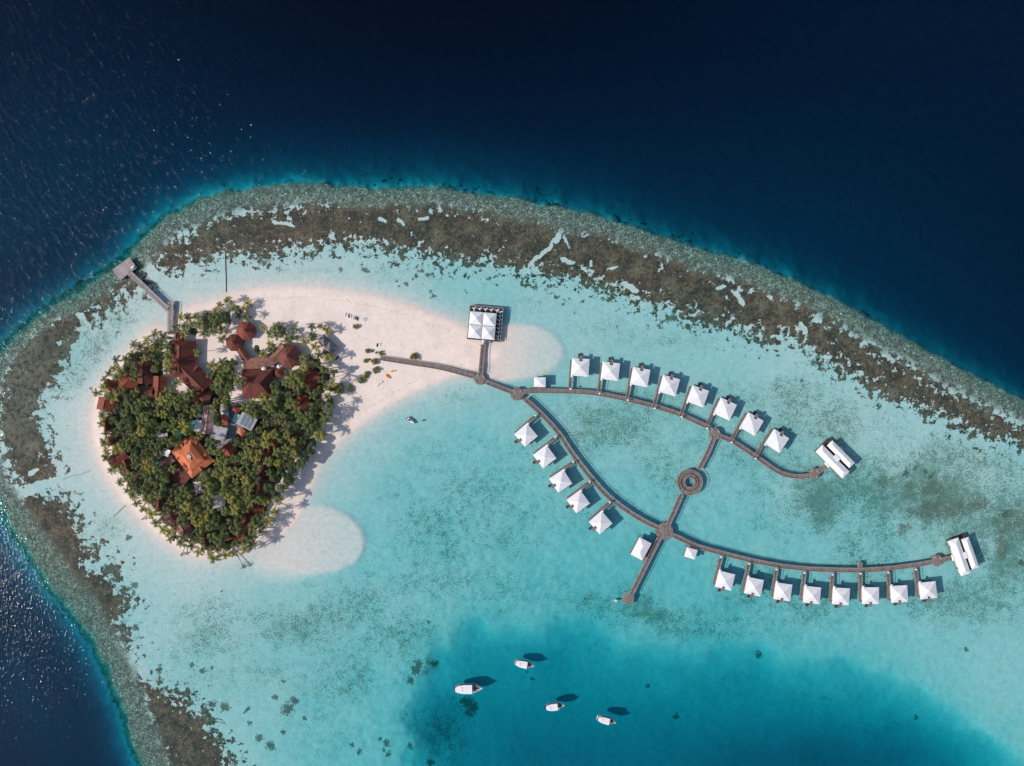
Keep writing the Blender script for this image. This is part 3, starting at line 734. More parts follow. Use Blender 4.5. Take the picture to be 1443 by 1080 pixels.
def platform(label, px, py, r, n_=10, ph=0.0, group='round junction platforms'):
    x, y = at(px, py, DECK); root = empty('junction_platform', (x, y, 0), 0, label, 'platform', group)
    mb = MB(); rr = r * S
    pts = [(rr * math.cos(ph + 2 * math.pi * i / n_), rr * math.sin(ph + 2 * math.pi * i / n_)) for i in range(n_)]
    n = len(mb.v)
    mb.prism(pts, DECK - 0.3, DECK + 0.006, 0); mb.build('deck', M['plank'], root)
    
    for a_ in (0.6, 2.2, 3.7, 5.3):
        rm_ = MB(); rm_.box((rr * .72 * math.cos(a_), rr * .72 * math.sin(a_), DECK + 0.25), (0.5, 1.9, 0.45), a_); rm_.build('bench', M['rail'], root)
    add_stilts([(p_[0] * 0.93, p_[1] * 0.93) for p_ in pts[::2]], root)
    return root
platform('round plank platform at the foot of the square pavilion boardwalk', 676.3, 534.3, 8.5)
platform('round plank platform where the upper and middle arcs split', 728.6, 555.5, 9.5)
platform('round plank platform at the head of the straight boardwalk to the ring', 1007.5, 611.7, 9)
platform('round plank platform at the east end of the northern arc', 1147.5, 667.5, 8)
platform('large round crossroads platform where four boardwalks meet', 936.4, 749, 12.5, 12)
platform('round plank platform at the east end of the southern arc', 1320.6, 790.2, 8.5)

# ring platform
x, y = at(971.6, 679.7, DECK); ring = empty('ring_platform', (x, y, 0), 0, 'ring shaped plank platform with open water in its centre', 'platform')
mb = MB(); NR = 20
for i in range(NR):
    for r_, z_ in ((6.7, DECK), (18.3, DECK), (18.3, DECK - 0.3), (6.7, DECK - 0.3)):
        a = 2 * math.pi * i / NR; mb.v.append((r_ * S * math.cos(a), r_ * S * math.sin(a), z_))
for i in range(NR):
    a = 4 * i; c = 4 * ((i + 1) % NR)
    for u, v_ in ((0, 1), (1, 2), (2, 3), (3, 0)):
        t0 = 0.9 * i * 1.45; mb.face((a + u, a + v_, c + v_, c + u), 0, [(t0, 0), (t0, 5), (t0 + 1.3 * 1.8, 5), (t0 + 1.3 * 1.8, 0)])
mb.build('deck', M['plank'], ring)
for r_, nm_ in ((6.9, 'inner_railing'), (18.1, 'outer_railing'), (12.2, 'bench')):
    mr = MB(); P_ = [(r_ * S * math.cos(2 * math.pi * i / NR), r_ * S * math.sin(2 * math.pi * i / NR), DECK + (0.95 if 'rail' in nm_ else 0.35)) for i in range(NR + 1)]
    if nm_ != 'outer_railing': mr.tube(P_, [0.13 if 'rail' in nm_ else 0.2] * (NR + 1), 4)
    else:
        mr.tube([p_ for p_ in P_[0:4]], [0.13] * 4, 4); mr.tube(P_[5:13], [0.13] * 8, 4); mr.tube(P_[14:21], [0.13] * 7, 4)
    for i in range(0, NR, 2): mr.box((P_[i][0], P_[i][1], (P_[i][2] + DECK) / 2), (0.14, 0.14, P_[i][2] - DECK + 0.1))
    mr.build(nm_, M['rail'] if 'rail' in nm_ else M['stilt'], ring)
add_stilts([(17 * S * math.cos(2 * math.pi * i / 10), 17 * S * math.sin(2 * math.pi * i / 10)) for i in range(10)] + [(8 * S * math.cos(2 * math.pi * i / 5), 8 * S * math.sin(2 * math.pi * i / 5)) for i in range(5)], ring)

def rect_deck(name, label, px, py, w, l, rot, mat='plank', z=DECK, cat='platform', group=None, extras=None):
    x, y = at(px, py, z); root = empty(name, (x, y, 0), R(-rot), label, cat, group)
    mb = MB(); mb.box((0, 0, z - 0.15), (w * S, l * S, 0.3)); mb.build('deck', M[mat], root)
    mr = MB(); hx, hy = w * S / 2, l * S / 2
    for (a, b_) in (((-hx, -hy), (hx, -hy)), ((hx, -hy), (hx, hy)), ((hx, hy), (-hx, hy)), ((-hx, hy), (-hx, -hy))):
        mr.tube([(a[0], a[1], z - 0.12), (b_[0], b_[1], z - 0.12)], [0.17, 0.17], 4)
    mr.build('edge_beam', M['rail'], root)
    nx_ = max(2, int(w * S / 5)); nyy = max(2, int(l * S / 5))
    add_stilts([(-hx * 0.92 + 1.84 * hx * i / (nx_ - 1), -hy * 0.92 + 1.84 * hy * j / (nyy - 1)) for i in range(nx_) for j in range(nyy) if i in (0, nx_ - 1) or j in (0, nyy - 1)], root, z - 0.12)
    return root
rect_deck('landing_platform', 'square plank landing at the free end of the lower left boardwalk', 884.5, 844.6, 14, 13, 25)
rect_deck('landing_platform', 'small square landing jutting up from the southern arc boardwalk', 1212, 797, 6, 7, 3)
# arrival jetty in the north-west
rect_deck('jetty', 'wide grey rectangular jetty head at the drop off in the northwest', 175.6, 379, 29, 17.5, -37, 'plank_grey', 1.9, 'jetty')
boardwalk('jetty', 'grey straight jetty walkway running diagonally from the jetty head towards the island', [(182,384),(237.5,436.5)], 6.3, None, 'plank_grey', 1.9, cat='jetty', smooth=False, n=1)
boardwalk('jetty', 'grey short jetty walkway leading straight to the maroon reception roof', [(241,425.5),(240.2,445),(240,471)], 6.6, None, 'plank_grey', 1.9, cat='jetty')
for (px, py, lb) in ((187, 377, 'white locker box near the inner corner of the grey jetty head'),):
    x, y = at(px, py, 2.3); mb = MB(); mb.box((0, 0, 0.45), (2.0, 0.9, 0.9)); mb.box((0, 0, 0.95), (2.15, 1.05, 0.12)); o = mb.build('locker_box', M['white'], None, loc=(x, y, 1.9), rz=R(37)); tag(o, lb, 'locker')
def person_small(): pass

# ---------------------------------------------------------------- water villas
EAVE = 4.6
def villa_proto(size, mirror):
    s = size * S / 2; mx_ = -1 if mirror else 1   # walkway side: +x when not mirrored
    root = empty('water_villa', (0, 0, 0))
    top = EAVE + s * 0.29
    rf = MB(); zf = lambda t: EAVE + (top - EAVE) * (1 - t)
    x0, x1, yn = -0.16 * s, 0.22 * s, 0.70 * s
    if not mirror: x0, x1 = -0.22 * s, 0.16 * s
    V = [(-s, -s, EAVE), (s, -s, EAVE), (s, s, EAVE), (-s, s, EAVE), (0, 0, top), (x0, s, EAVE), (x0, yn, zf(0.70)), (x1, yn, zf(0.70)), (x1, s, EAVE)]
    rf.v += V
    rf.face((0, 1, 4)); rf.face((1, 2, 4)); rf.face((3, 0, 4)); rf.face((2, 8, 7, 4)); rf.face((7, 6, 4)); rf.face((6, 5, 3, 4))
    n = len(rf.v); rf.v += [(v_[0] * 0.995, v_[1] * 0.995, v_[2] - 0.25) for v_ in V]
    for a, b_ in ((0, 1), (1, 2), (2, 8), (8, 7), (7, 6), (6, 5), (5, 3), (3, 0)): rf.face((a, n + a, n + b_, b_))
    rf.face((n, n + 4, n + 1)); rf.face((n + 1, n + 4, n + 2)); rf.face((n + 3, n + 4, n)); rf.face((n + 2, n + 4, n + 7, n + 8)); rf.face((n + 7, n + 4, n + 6)); rf.face((n + 6, n + 4, n + 3, n + 5))
    r_o = rf.build('roof', M['white_roof'], root)
    rp = MB(); rp.cyl(0, 0, top - 0.15, top + 0.35, 0.22, 0.05, 6); rp.build('finial', M['white'], r_o)
    w = MB(); w.box((0, -0.08 * s, (DECK + EAVE) / 2 - 0.05), (1.62 * s, 1.42 * s, EAVE - DECK - 0.15)); w_o = w.build('wall', M['wall'], root)
    d = MB(); d.box((0, -0.0 * s, DECK - 0.15), (1.96 * s, 1.86 * s, 0.3)); d.box((mx_ * 1.04 * s, -0.1 * s, DECK - 0.152), (0.20 * s, 1.9 * s, 0.3)); d.build('deck', M['plank'], root)
    t = MB(); t.box(((x0 + x1) / 2, 0.98 * s, EAVE - 0.45), (x1 - x0 - 0.1, 0.62 * s, 0.22)); t.build('sun_terrace', M['plank'], root)
    st = MB()
    for k_ in range(6): st.box((mx_ * 0.10 * s, s * (1.0 + 0.055 * k_) + 0.2, DECK - 0.25 * k_), (1.3, 0.42, 0.14))
    st.box((mx_ * 0.10 * s, s * 1.42 + 0.3, 0.30), (1.9, 1.5, 0.18)); st.build('stair', M['darkdeck'], root)
    pr = MB(); hip(pr, 1.3, 1.7, EAVE + 0.12, EAVE + 0.45, cx=mx_ * (s - 0.75), cy=-s - 0.1); pr.build('porch_roof', M['white'], root)
    dr = MB(); dr.box((mx_ * 0.6 * s, -0.79 * s - 0.03, DECK + 1.05), (0.95, 0.08, 2.1)); dr.build('door', M['door'], w_o)
    for dx in (-0.45, 0.1):
        wd = MB(); wd.box((dx * s, 0.63 * s + 0.03, DECK + 1.3), (1.5, 0.08, 1.6)); wd.build('window', M['glass'], w_o)
    for sx in (-1, 1):
        wd = MB(); wd.box((sx * (0.81 * s + 0.03), 0, DECK + 1.4), (0.08, 1.6, 1.2)); wd.build('window', M['glass'], w_o)
    add_stilts([(sx * 0.85 * s, sy * 0.85 * s) for sx in (-1, 0, 1) for sy in (-1, 0, 1) if sx or sy], root)
    return root

ORD = ['first', 'second', 'third', 'fourth', 'fifth', 'sixth', 'seventh', 'eighth']
UP = [(817.7,517.9,4),(860.2,523.3,7),(902.3,531.5,10.5),(943.3,543.6,15),(983.5,558.7,20),(1022.2,576.8,25),(1059.5,598,30),(1095.2,621.7,33)]
LO = [(1022,818.7,14),(1062.8,827.2,12),(1103.6,834.5,8.5),(1144.6,839,6),(1185.6,840.8,3.5),(1227.2,839.9,0),(1267.7,837.5,-3),(1308.3,832.4,-6)]
LE = [(741.2,613.4,50),(767.6,643.8,53),(790.2,678.2,57),(814.9,707.3,54),(846.5,736.9,49)]
LEN = dict(up=(20,22,24,25,24,24,25,26), lo=(20,19.5,19,19,19,20,20,20), le=(17,18,19,19,18))
protoA = villa_proto(24.6, True); protoB = villa_proto(23.4, False)
first = {'A': True, 'B': True}
def footbridge_proto(Lpx):
    root = empty('footbridge', (0, 0, 0)); L_ = Lpx * S; w = 4.3 * S
    mb = MB(); mb.box((0, -L_ / 2, DECK - 0.16), (w, L_, 0.28)); 
    mb.uv = [[(p_[1], p_[0]) for p_ in u] if u else u for u in mb.uv]
    mb.build('deck', M['plank'], root)
    for sx in (-1, 1):
        mr = MB(); mr.tube([(sx * (w / 2 + 0.07), 0, DECK + 0.9), (sx * (w / 2 + 0.07), -L_, DECK + 0.9)], [0.1, 0.1], 4)
        k_ = 0.3
        while k_ < L_: mr.box((sx * (w / 2 + 0.07), -k_, DECK + 0.4), (0.1, 0.1, 1.0)); k_ += 2.0
        mr.build('railing', M['rail'], root)
    g = MB(); hip(g, 1.2, 1.0, DECK + 2.3, DECK + 2.6, cy=-L_ + 0.3, cx=w / 2 - 0.4)
    for sx in (-0.4, 0.4): g.box((w / 2 - 0.4 + sx, -L_ + 0.3, DECK + 1.08), (0.1, 0.1, 2.1))
    g.build('gate_roof', M['white'], root)
    add_stilts([(sx * w * 0.42, -L_ * f) for sx in (-1, 1) for f in (0.15, 0.55)], root)
    return root
def put_villa(i, px, py, rot, kind, label, blabel, Lpx):
    """rot: clockwise image angle of the villa's x axis; kind A: terrace up; B: terrace down or down-left"""
    pr = protoA if kind == 'A' else protoB
    o = pr if first[kind] else copy_tree(pr); first[kind] = False
    x, y = at(px, py, EAVE + 0.3); o.location = (x, y, 0)
    a = -rot if kind == 'A' else 180 - rot
    o.rotation_euler = (0, 0, R(a)); tag(o, label, 'villa', 'white roofed water villas')
    sz = (24.6 if kind == 'A' else 23.4) * S / 2
    mx_ = -1 if kind == 'A' else 1
    # footbridge starts at the villa deck's walkway corner and runs along local -y
    lx, ly = mx_ * (sz * 0.98), -sz * 0.93
    ca, sa = math.cos(R(a)), math.sin(R(a))
    f = footbridge_proto(Lpx); f.location = (x + lx * ca - ly * sa, y + lx * sa + ly * ca, 0); f.rotation_euler = (0, 0, R(a))
    tag(f, blabel, 'footbridge', 'footbridges to the water villas')
for i, (px, py, r_) in enumerate(UP):
    q = ORD[i] + ' water villa from the left'
    put_villa(i, px, py, r_, 'A', f'{q} in the northern arc, white pyramid roof', f'narrow footbridge to the {ORD[i]} villa from the left in the northern arc', LEN['up'][i])
for i, (px, py, r_) in enumerate(LO):
    put_villa(i, px, py, r_, 'B', f'{ORD[i]} water villa from the left in the southern arc, white pyramid roof', f'narrow footbridge to the {ORD[i]} villa from the left in the southern arc', LEN['lo'][i])
for i, (px, py, r_) in enumerate(LE):
    put_villa(i, px, py, r_, 'B', f'{ORD[i]} from the top of the five diamond set water villas, white pyramid roof', f'narrow footbridge to the {ORD[i]} diamond set villa from the top', LEN['le'][i])

def small_hut(label, px, py, w, l, rot, eave=3.8, rise=0.9, ridge=0.0, cat='hut', name='water_hut', deck=None):
    x, y = at(px, py, eave); root = empty(name, (x, y, 0), R(-rot), label, cat)
    w *= S; l *= S
    rf = MB(); hip(rf, w, l, eave, eave + rise, ridge * S, 'y' if l > w else 'x'); rf.build('roof', M['white_roof'], root)
    wl = MB(); wl.box((0, 0, (DECK + eave) / 2 - 0.12), (w * 0.8, l * 0.8, eave - DECK - 0.2)); wo_ = wl.build('wall', M['wall'], root)
    d = MB(); d.box((0, 0, DECK - 0.16), (w * 1.02, l * 1.02, 0.3))
    if deck: d.box((deck[0] * S, deck[1] * S, DECK - 0.165), (deck[2] * S, deck[3] * S, 0.29))
    d.build('deck', M['plank'], root)
    dr = MB(); dr.box((0, -0.4 * l - 0.03, DECK + 1.0), (0.9, 0.08, 1.9)); dr.build('door', M['door'], wo_)
    add_stilts([(sx * 0.45 * w, sy * 0.45 * l) for sx in (-1, 1) for sy in (-1, 1)], root)
    return root
small_hut('small white roofed hut just above the start of the upper boardwalk', 760.7, 538.8, 16.5, 13.5, 1, deck=(2, -8, 12, 6))
small_hut('smallest white roofed hut hanging below the start of the southern boardwalk', 973.6, 780, 15.5, 13.8, 17, deck=(2, 9, 12, 6))
small_hut('large white oblong roof beside the boardwalk left of the crossroads platform', 903.4, 773.8, 18.5, 27, 28, 4.8, 1.4, 9, deck=(11, -3, 6, 24), cat='building', name='water_lodge')

def twin_villa(label, px, py, rot, L1, W1, L2, W2, sep, sh, flip):
    """two long parallel roofs joined by a cross roof; local x = long axis"""
    x, y = at(px, py, 5.0); root = empty('twin_villa', (x, y, 0), R(-rot), label, 'villa', 'twin roofed villas at the arc ends')
    L1, W1, L2, W2, sep, sh = [v_ * S for v_ in (L1, W1, L2, W2, sep, sh)]
    y1 = -sep / 2 if flip else sep / 2; y2 = -y1
    e = 4.8
    r1 = MB(); hip(r1, L1, W1, e, e + 1.1, L1 - W1 * 0.9, 'x', 0, y1); r1.build('main_roof', M['white_roof'], root)
    r2 = MB(); hip(r2, L2, W2, e, e + 0.9, L2 - W2 * 0.9, 'x', sh, y2); r2.build('side_roof', M['white_roof'], root)
    gap = sep - (W1 + W2) / 2
    r3 = MB(); r3.box((sh * 0.3, (y1 + y2) / 2 + (W2 - W1) / 4 * (1 if y1 > y2 else -1) * -1, e + 0.25), (9 * S, gap + 1.6, 0.45)); r3.build('link_roof', M['white_roof'], root)
    w = MB(); w.box((0, y1, (DECK + e) / 2 - 0.1), (L1 * 0.92, W1 * 0.8, e - DECK - 0.25)); w.box((sh, y2, (DECK + e) / 2 - 0.1), (L2 * 0.92, W2 * 0.75, e - DECK - 0.25)); wo_ = w.build('wall', M['wall'], root)
    d = MB(); d.box((sh / 2, 0, DECK - 0.155), (L1 * 0.97, sep + (W1 + W2) / 2, 0.3)); d.build('deck', M['darkdeck'], root)
    pr = MB(); hip(pr, 9 * S, 3.6 * S, e - 0.5, e - 0.1, 4 * S, 'x', -1.5 * S, y1 + (W1 / 2 + 1.2 * S) * (1 if y1 > 0 else -1)); pr.build('porch_roof', M['white'], root)
    sp = MB(); sp.cyl(-2 * S, y2 + (W2 / 2 + 1.2 * S) * (1 if y2 > 0 else -1), DECK - 0.3, DECK + 0.4, 1.5, seg=12); sp.build('plunge_pool', M['white'], root)
    for dx in (-0.3, 0.3):
        wd = MB(); wd.box((dx * L1, y1 + W1 * 0.4 * (1 if y1 > 0 else -1) * 1.01, DECK + 1.3), (1.6, 0.1, 1.4)); wd.build('window', M['glass'], wo_)
    add_stilts([(fx * L1 * 0.45, fy * (sep + 3) / 2) for fx in (-1, -0.4, 0.4, 1) for fy in (-1, 1)], root)
# local +y is image-up side of the long axis (rotated); porch side = boardwalk side
twin_villa('twin roofed white villa at the east end of the northern arc', 1179.0, 645.3, 45, 53, 13.8, 44, 10.6, 15.6, 1, True)
twin_villa('twin roofed white villa at the east end of the southern arc', 1360.2, 782.6, 70.5, 52.5, 14.3, 44.5, 10.5, 15.6, 0, True)

# ---------------------------------------------------------------- pavilion restaurant over the water
cx_, cy_ = at(679.6, 459, 5.5); club = empty('overwater_pavilion', (cx_, cy_, 0), R(-5), 'large square pavilion with white roof of four pyramids on a dark terrace deck', 'pavilion')
q = 37 * S / 4
rf = MB()
for sx in (-1, 1):
    for sy in (-1, 1): hip(rf, 2 * q, 2 * q, 5.2, 7.0, cx=sx * q, cy=sy * q, fascia=0.3)
rf.build('roof', M['white_roof'], club)
gt_ = MB(); gt_.box((0, 0, 5.26), (4 * q - 0.4, 0.55, 0.2)); gt_.box((0, 0, 5.262), (0.55, 4 * q - 0.4, 0.2)); gt_.build('roof_gutter', M['grey'], club)
w = MB(); w.box((0, 0, 3.3), (3.5 * q, 3.5 * q, 3.1)); wo_ = w.build('wall', M['wall'], club)
for dx in (-2, -0.7, 0.7, 2):
    wd = MB(); wd.box((dx * q * 0.6, 1.75 * q + 0.04, 3.2), (2.2, 0.1, 1.9)); wd.build('window', M['glass'], wo_)
dr = MB(); dr.box((0.5, -1.75 * q - 0.04, 2.8), (1.8, 0.1, 2.2)); dr.build('door', M['door'], wo_)
lx0, lx1, ly0, ly1 = -20 * S, 26.8 * S, -20 * S, 27.5 * S
d = MB(); d.box(((lx0 + lx1) / 2, (ly0 + ly1) / 2, DECK - 0.16), (lx1 - lx0, ly1 - ly0, 0.3)); d.build('terrace_deck', M['darkdeck'], club)
mr = MB()
for a, b_ in (((lx0, ly1), (lx1, ly1)), ((lx1, ly1), (lx1, ly0)), ((lx0, ly0), (lx0, ly1))): mr.tube([(a[0], a[1], DECK + 0.9), (b_[0], b_[1], DECK + 0.9)], [0.16, 0.16], 4); mr.tube([(a[0], a[1], DECK), (b_[0], b_[1], DECK)], [0.22, 0.22], 4)
mr.build('railing', M['rail'], club)
add_stilts([(lx0 + (lx1 - lx0) * i / 5, ly0 + (ly1 - ly0) * j / 5) for i in range(6) for j in range(6) if i in (0, 5) or j in (0, 5)], club)
pr = MB(); pr.box((1.0, ly0 - 1.2, 4.2), (1.3, 3.0, 0.18)); pr.box((0.5, ly0 - 2.5, 2.95), (0.12, 0.12, 2.4)); pr.box((1.5, ly0 - 2.5, 2.95), (0.12, 0.12, 2.4)); pr.build('entrance_canopy', M['white'], club)
# tables with chairs on the terrace
def table():
    t = empty('terrace_table', (0, 0, 0)); a = MB(); a.cyl(0, 0, 0.70, 0.76, 0.62, seg=12); a.build('tabletop', M['white'], t)
    a = MB(); a.cyl(0, 0, 0.02, 0.70, 0.06, seg=6); a.cyl(0, 0, 0, 0.03, 0.3, seg=8); a.build('leg', M['black'], t); return t
def chair():
    t = empty('terrace_chair', (0, 0, 0)); a = MB(); a.box((0, 0, 0.44), (0.75, 0.75, 0.12)); a.build('seat', M['cushion'], t)
    a = MB(); a.box((0, -0.36, 0.72), (0.75, 0.1, 0.55)); a.build('backrest', M['cushion'], t)
    for sx in (-.3, .3):
        for sy in (-.3, .3): a = MB(); a.box((sx, sy, 0.19), (0.06, 0.06, 0.38)); a.build('leg', M['black'], t)
    return t
T0, C0 = table(), chair(); fT = fC = True
spots = [(-14 + 8.1 * i, 23.4, 'top') for i in range(5)] + [(23.2, 22.5 - 5.7 * i - 1.5, 'side') for i in range(7)]
ca, sa = math.cos(R(-5)), math.sin(R(-5))
nt_, ns_ = 0, 0
for (a_, b_, side) in spots:
    if side == 'top': lab = f'{ORD[nt_]} round white table from the left on the top terrace of the square pavilion'; base_ = f'{ORD[nt_]} table from the left on the top terrace'; nt_ += 1
    else: lab = f'{ORD[ns_]} round white table from the top on the right terrace of the square pavilion'; base_ = f'{ORD[ns_]} table from the top on the right terrace'; ns_ += 1
    lx, ly = a_ * S, b_ * S; wx_, wy_ = cx_ + lx * ca - ly * sa, cy_ + lx * sa + ly * ca
    t = T0 if fT else copy_tree(T0); fT = False; t.location = (wx_, wy_, DECK); tag(t, lab, 'table', 'tables on the pavilion terrace')
    for k_, (ox, oy, sd_) in enumerate(((-1.0, 0.55, 'left of'), (1.0, 0.55, 'right of'), (0.1, -1.15, 'below'))):
        c_ = C0 if fC else copy_tree(C0); fC = False
        c_.location = (wx_ + ox, wy_ + oy, DECK); c_.rotation_euler = (0, 0, math.atan2(-oy, -ox) - math.pi / 2)
        tag(c_, f'white chair {sd_} the {base_}', 'chair', 'chairs on the pavilion terrace')
# ================================================================ island buildings
LAND = []      # landmarks for naming the trees: (phrase, px, py)
def gable(mb, w, l, z0, z1, axis='y', cx=0, cy=0, fascia=0.2, mi=0):
    hx, hy = w / 2, l / 2; n = len(mb.v)
    mb.v += [(cx - hx, cy - hy, z0), (cx + hx, cy - hy, z0), (cx + hx, cy + hy, z0), (cx - hx, cy + hy, z0)]
    mb.v += [(a, b_, c - fascia) for a, b_, c in mb.v[n:n + 4]]
    if axis == 'y': mb.v += [(cx, cy - hy, z1), (cx, cy + hy, z1)]
    else: mb.v += [(cx - hx, cy, z1), (cx + hx, cy, z1)]
    for qd in ((0, 4, 5, 1), (1, 5, 6, 2), (2, 6, 7, 3), (3, 7, 4, 0), (4, 7, 6, 5)): mb.face([n + i for i in qd], mi)
    if axis == 'y': fs = ((0, 1, 8), (2, 3, 9), (1, 2, 9, 8), (3, 0, 8, 9))
    else: fs = ((3, 0, 8), (1, 2, 9), (0, 1, 9, 8), (2, 3, 8, 9))
    for qd in fs: mb.face([n + i for i in qd], mi)

def building(label, mark, px, py, w, l, rot, kind='hip', mat='maroon', eave=3.2, rise=2.2, ridge=None, axis=None, name='bungalow', cat='building', group=None, extra=None):
    gz = max(ground_z(px, py), 0.3); ez = gz + eave
    x, y = at(px, py, ez); root = empty(name, (x, y, gz), R(-rot), label, cat, group)
    if mark: LAND.append((mark, px, py))
    w *= S; l *= S
    axis = axis or ('y' if l > w else 'x')
    rf = MB()
    if kind == 'hip': hip(rf, w, l, eave, eave + rise, (abs(l - w) if ridge is None else ridge * S), axis)
    elif kind == 'gable': gable(rf, w, l, eave, eave + rise, axis)
    elif kind == 'flat': rf.box((0, 0, eave), (w, l, 0.25)); rf.box((0, 0, eave + 0.18), (w * 0.94, l * 0.92, 0.12))
    elif kind == 'oct': gon(rf, w / 2, eave, eave + rise, 8, ph=R(22.5))
    ro = rf.build('roof', M[mat], root)
    if kind in ('hip', 'gable'):
        L_ = (w if axis == 'x' else l) if kind == 'gable' else (abs(l - w) if ridge is None else ridge * S)
        if L_ > 1:
            cp = MB(); e_ = L_ / 2; A_, B_ = ((-e_, 0), (e_, 0)) if axis == 'x' else ((0, -e_), (0, e_))
            cp.tube([(*A_, eave + rise + 0.03), (*B_, eave + rise + 0.03)], [0.14, 0.14], 5); cp.build('ridge_cap', M[mat], ro)
    elif kind == 'oct':
        cp = MB(); cp.cyl(0, 0, eave + rise - 0.15, eave + rise + 0.5, 0.35, 0.08, 8); cp.build('finial', M[mat], ro)
    wl = MB()
    if kind == 'oct':
        for i in range(8):
            a = R(22.5 + 45 * i); wl.cyl(0.42 * w * math.cos(a), 0.42 * w * math.sin(a), -0.2, eave - 0.1, 0.14, seg=6)
        wo = wl.build('post_frame', M['door'], root)
        fl = MB(); fl.cyl(0, 0, -0.2, 0.25, 0.44 * w, seg=8); fl.build('floor', M['plank_grey'], root)
    else:
        wl.box((0, 0, eave / 2 - 0.2), (w * 0.84, l * 0.84, eave - 0.15)); wo = wl.build('wall', M['wall'], root)
        dr = MB(); dr.box((0, -0.42 * l - 0.04, 1.0), (1.0, 0.08, 2.0)); dr.build('door', M['door'], wo)
        for sx in (-1, 1):
            wd = MB(); wd.box((sx * (0.42 * w + 0.03), 0, 1.4), (0.08, 1.5, 1.2)); wd.build('window', M['glass'], wo)
    if extra: extra(root, ro, w, l, eave, rise)
    return root

FOOT = []     # footprints kept clear of trees
def foot(px, py, w, l, rot): FOOT.append((px, py, w / 2, l / 2, R(rot)))
def bld(*a, **k): 
    t_ = 2 if k.get('group') else 0
    foot(a[2], a[3], a[4] - t_, a[5] - t_, a[6]); return building(*a, **k)

# --- reception hall: long gable plus turned wing
def rec_extra(root, ro, w, l, e, r):
    f = MB(); gable(f, 12 * S, 13 * S, e - 0.4, e + 0.9, 'y', -2.0 * S - 1.0, 0.5 * l + 4.5 * S); f.build('entrance_roof', M['maroon'], root)
    f = MB(); hip(f, 9 * S, 16 * S, e - 0.9, e + 0.1, 7 * S, 'y', -0.5 * w - 1.5 * S, -4 * S); f.build('side_roof', M['maroon'], root)
bld('long maroon reception hall with a pale ridge at the landward end of the grey jetty', 'the long reception hall', 257, 506, 37, 51, 1, kind='hip', mat='maroon', eave=4.2, rise=4.0, ridge=36, axis='y', name='reception_hall', extra=rec_extra)
def dorm(root, ro, w, l, e, r):
    f = MB(); gable(f, 13 * S, 9 * S, e + 0.6, e + 2.6, 'x', 0.32 * w, 0.16 * l); f.build('dormer', M['maroon'], ro)
bld('maroon wing with a square dormer set diagonally at the south end of the reception hall', 'the diagonal reception wing', 275, 534, 31, 44, -45, kind='gable', mat='maroon', eave=4.1, rise=3.6, axis='y', name='reception_wing', extra=dorm)
bld('dark shaded maroon house tucked right of the orange topped service yard path', 'the dark house below reception', 285, 557, 24, 26, 20, kind='hip', mat='brown', eave=3.0, rise=1.8)
# --- western bungalows
WEST = [
 ('brick red gable bungalow with a lit left slope, third back from the northwest beach', 'the tall northwestern gable house', 204, 526, 23, 30, 2, 'gable', 'maroon', 'y'),
 ('brick red bungalow lit on its left slope beside a pale wall line', 'the red house by the wall', 225.5, 546, 20, 31, 3, 'gable', 'red', 'y'),
 ('dark maroon bungalow directly below the gabled one with a pale eave', 'the dark northwestern house', 206, 553, 21, 17, 0, 'gable', 'brown', 'x'),
 ('brick red bungalow with diagonal ridge second from the northwest beach', 'the second northwest beach house', 180, 540, 25, 21, 40, 'gable', 'red', 'y'),
 ('brick red bungalow nearest the northwest beach tip', 'the house nearest the northwest beach', 158, 545, 22, 14, 30, 'gable', 'red', 'x'),
 ('brick red bungalow on the west beach with two lit gables', 'the upper west beach house', 149.5, 570, 24, 18, 12, 'gable', 'red', 'y'),
 ('small brick red bungalow roof on the west beach below the double gable one', 'the small west beach roof', 151, 598, 11, 22, -5, 'gable', 'red', 'y'),
 ('tiny brick red roof just visible between west beach palms', 'the tiny west beach roof', 156, 622, 11, 13, 15, 'hip', 'red', 'y'),
 ('maroon bungalow with a grey slanting wall line by the southwest beach', 'the grey walled southwest bungalow', 168, 646, 28, 20, -32, 'gable', 'maroon', 'x'),
 ('small red roof poking out right of the southwest grey walled bungalow', 'the small southwestern red roof', 180.5, 657, 13, 19, -20, 'gable', 'red', 'y'),
]
for (lb, mk, px, py, w_, l_, r_, kd, mt, ax) in WEST:
    bld(lb, mk, px, py, w_, l_, r_, kind=kd, mat=mt, eave=3.1, rise=2.3, axis=ax, group='bungalows of the west shore')
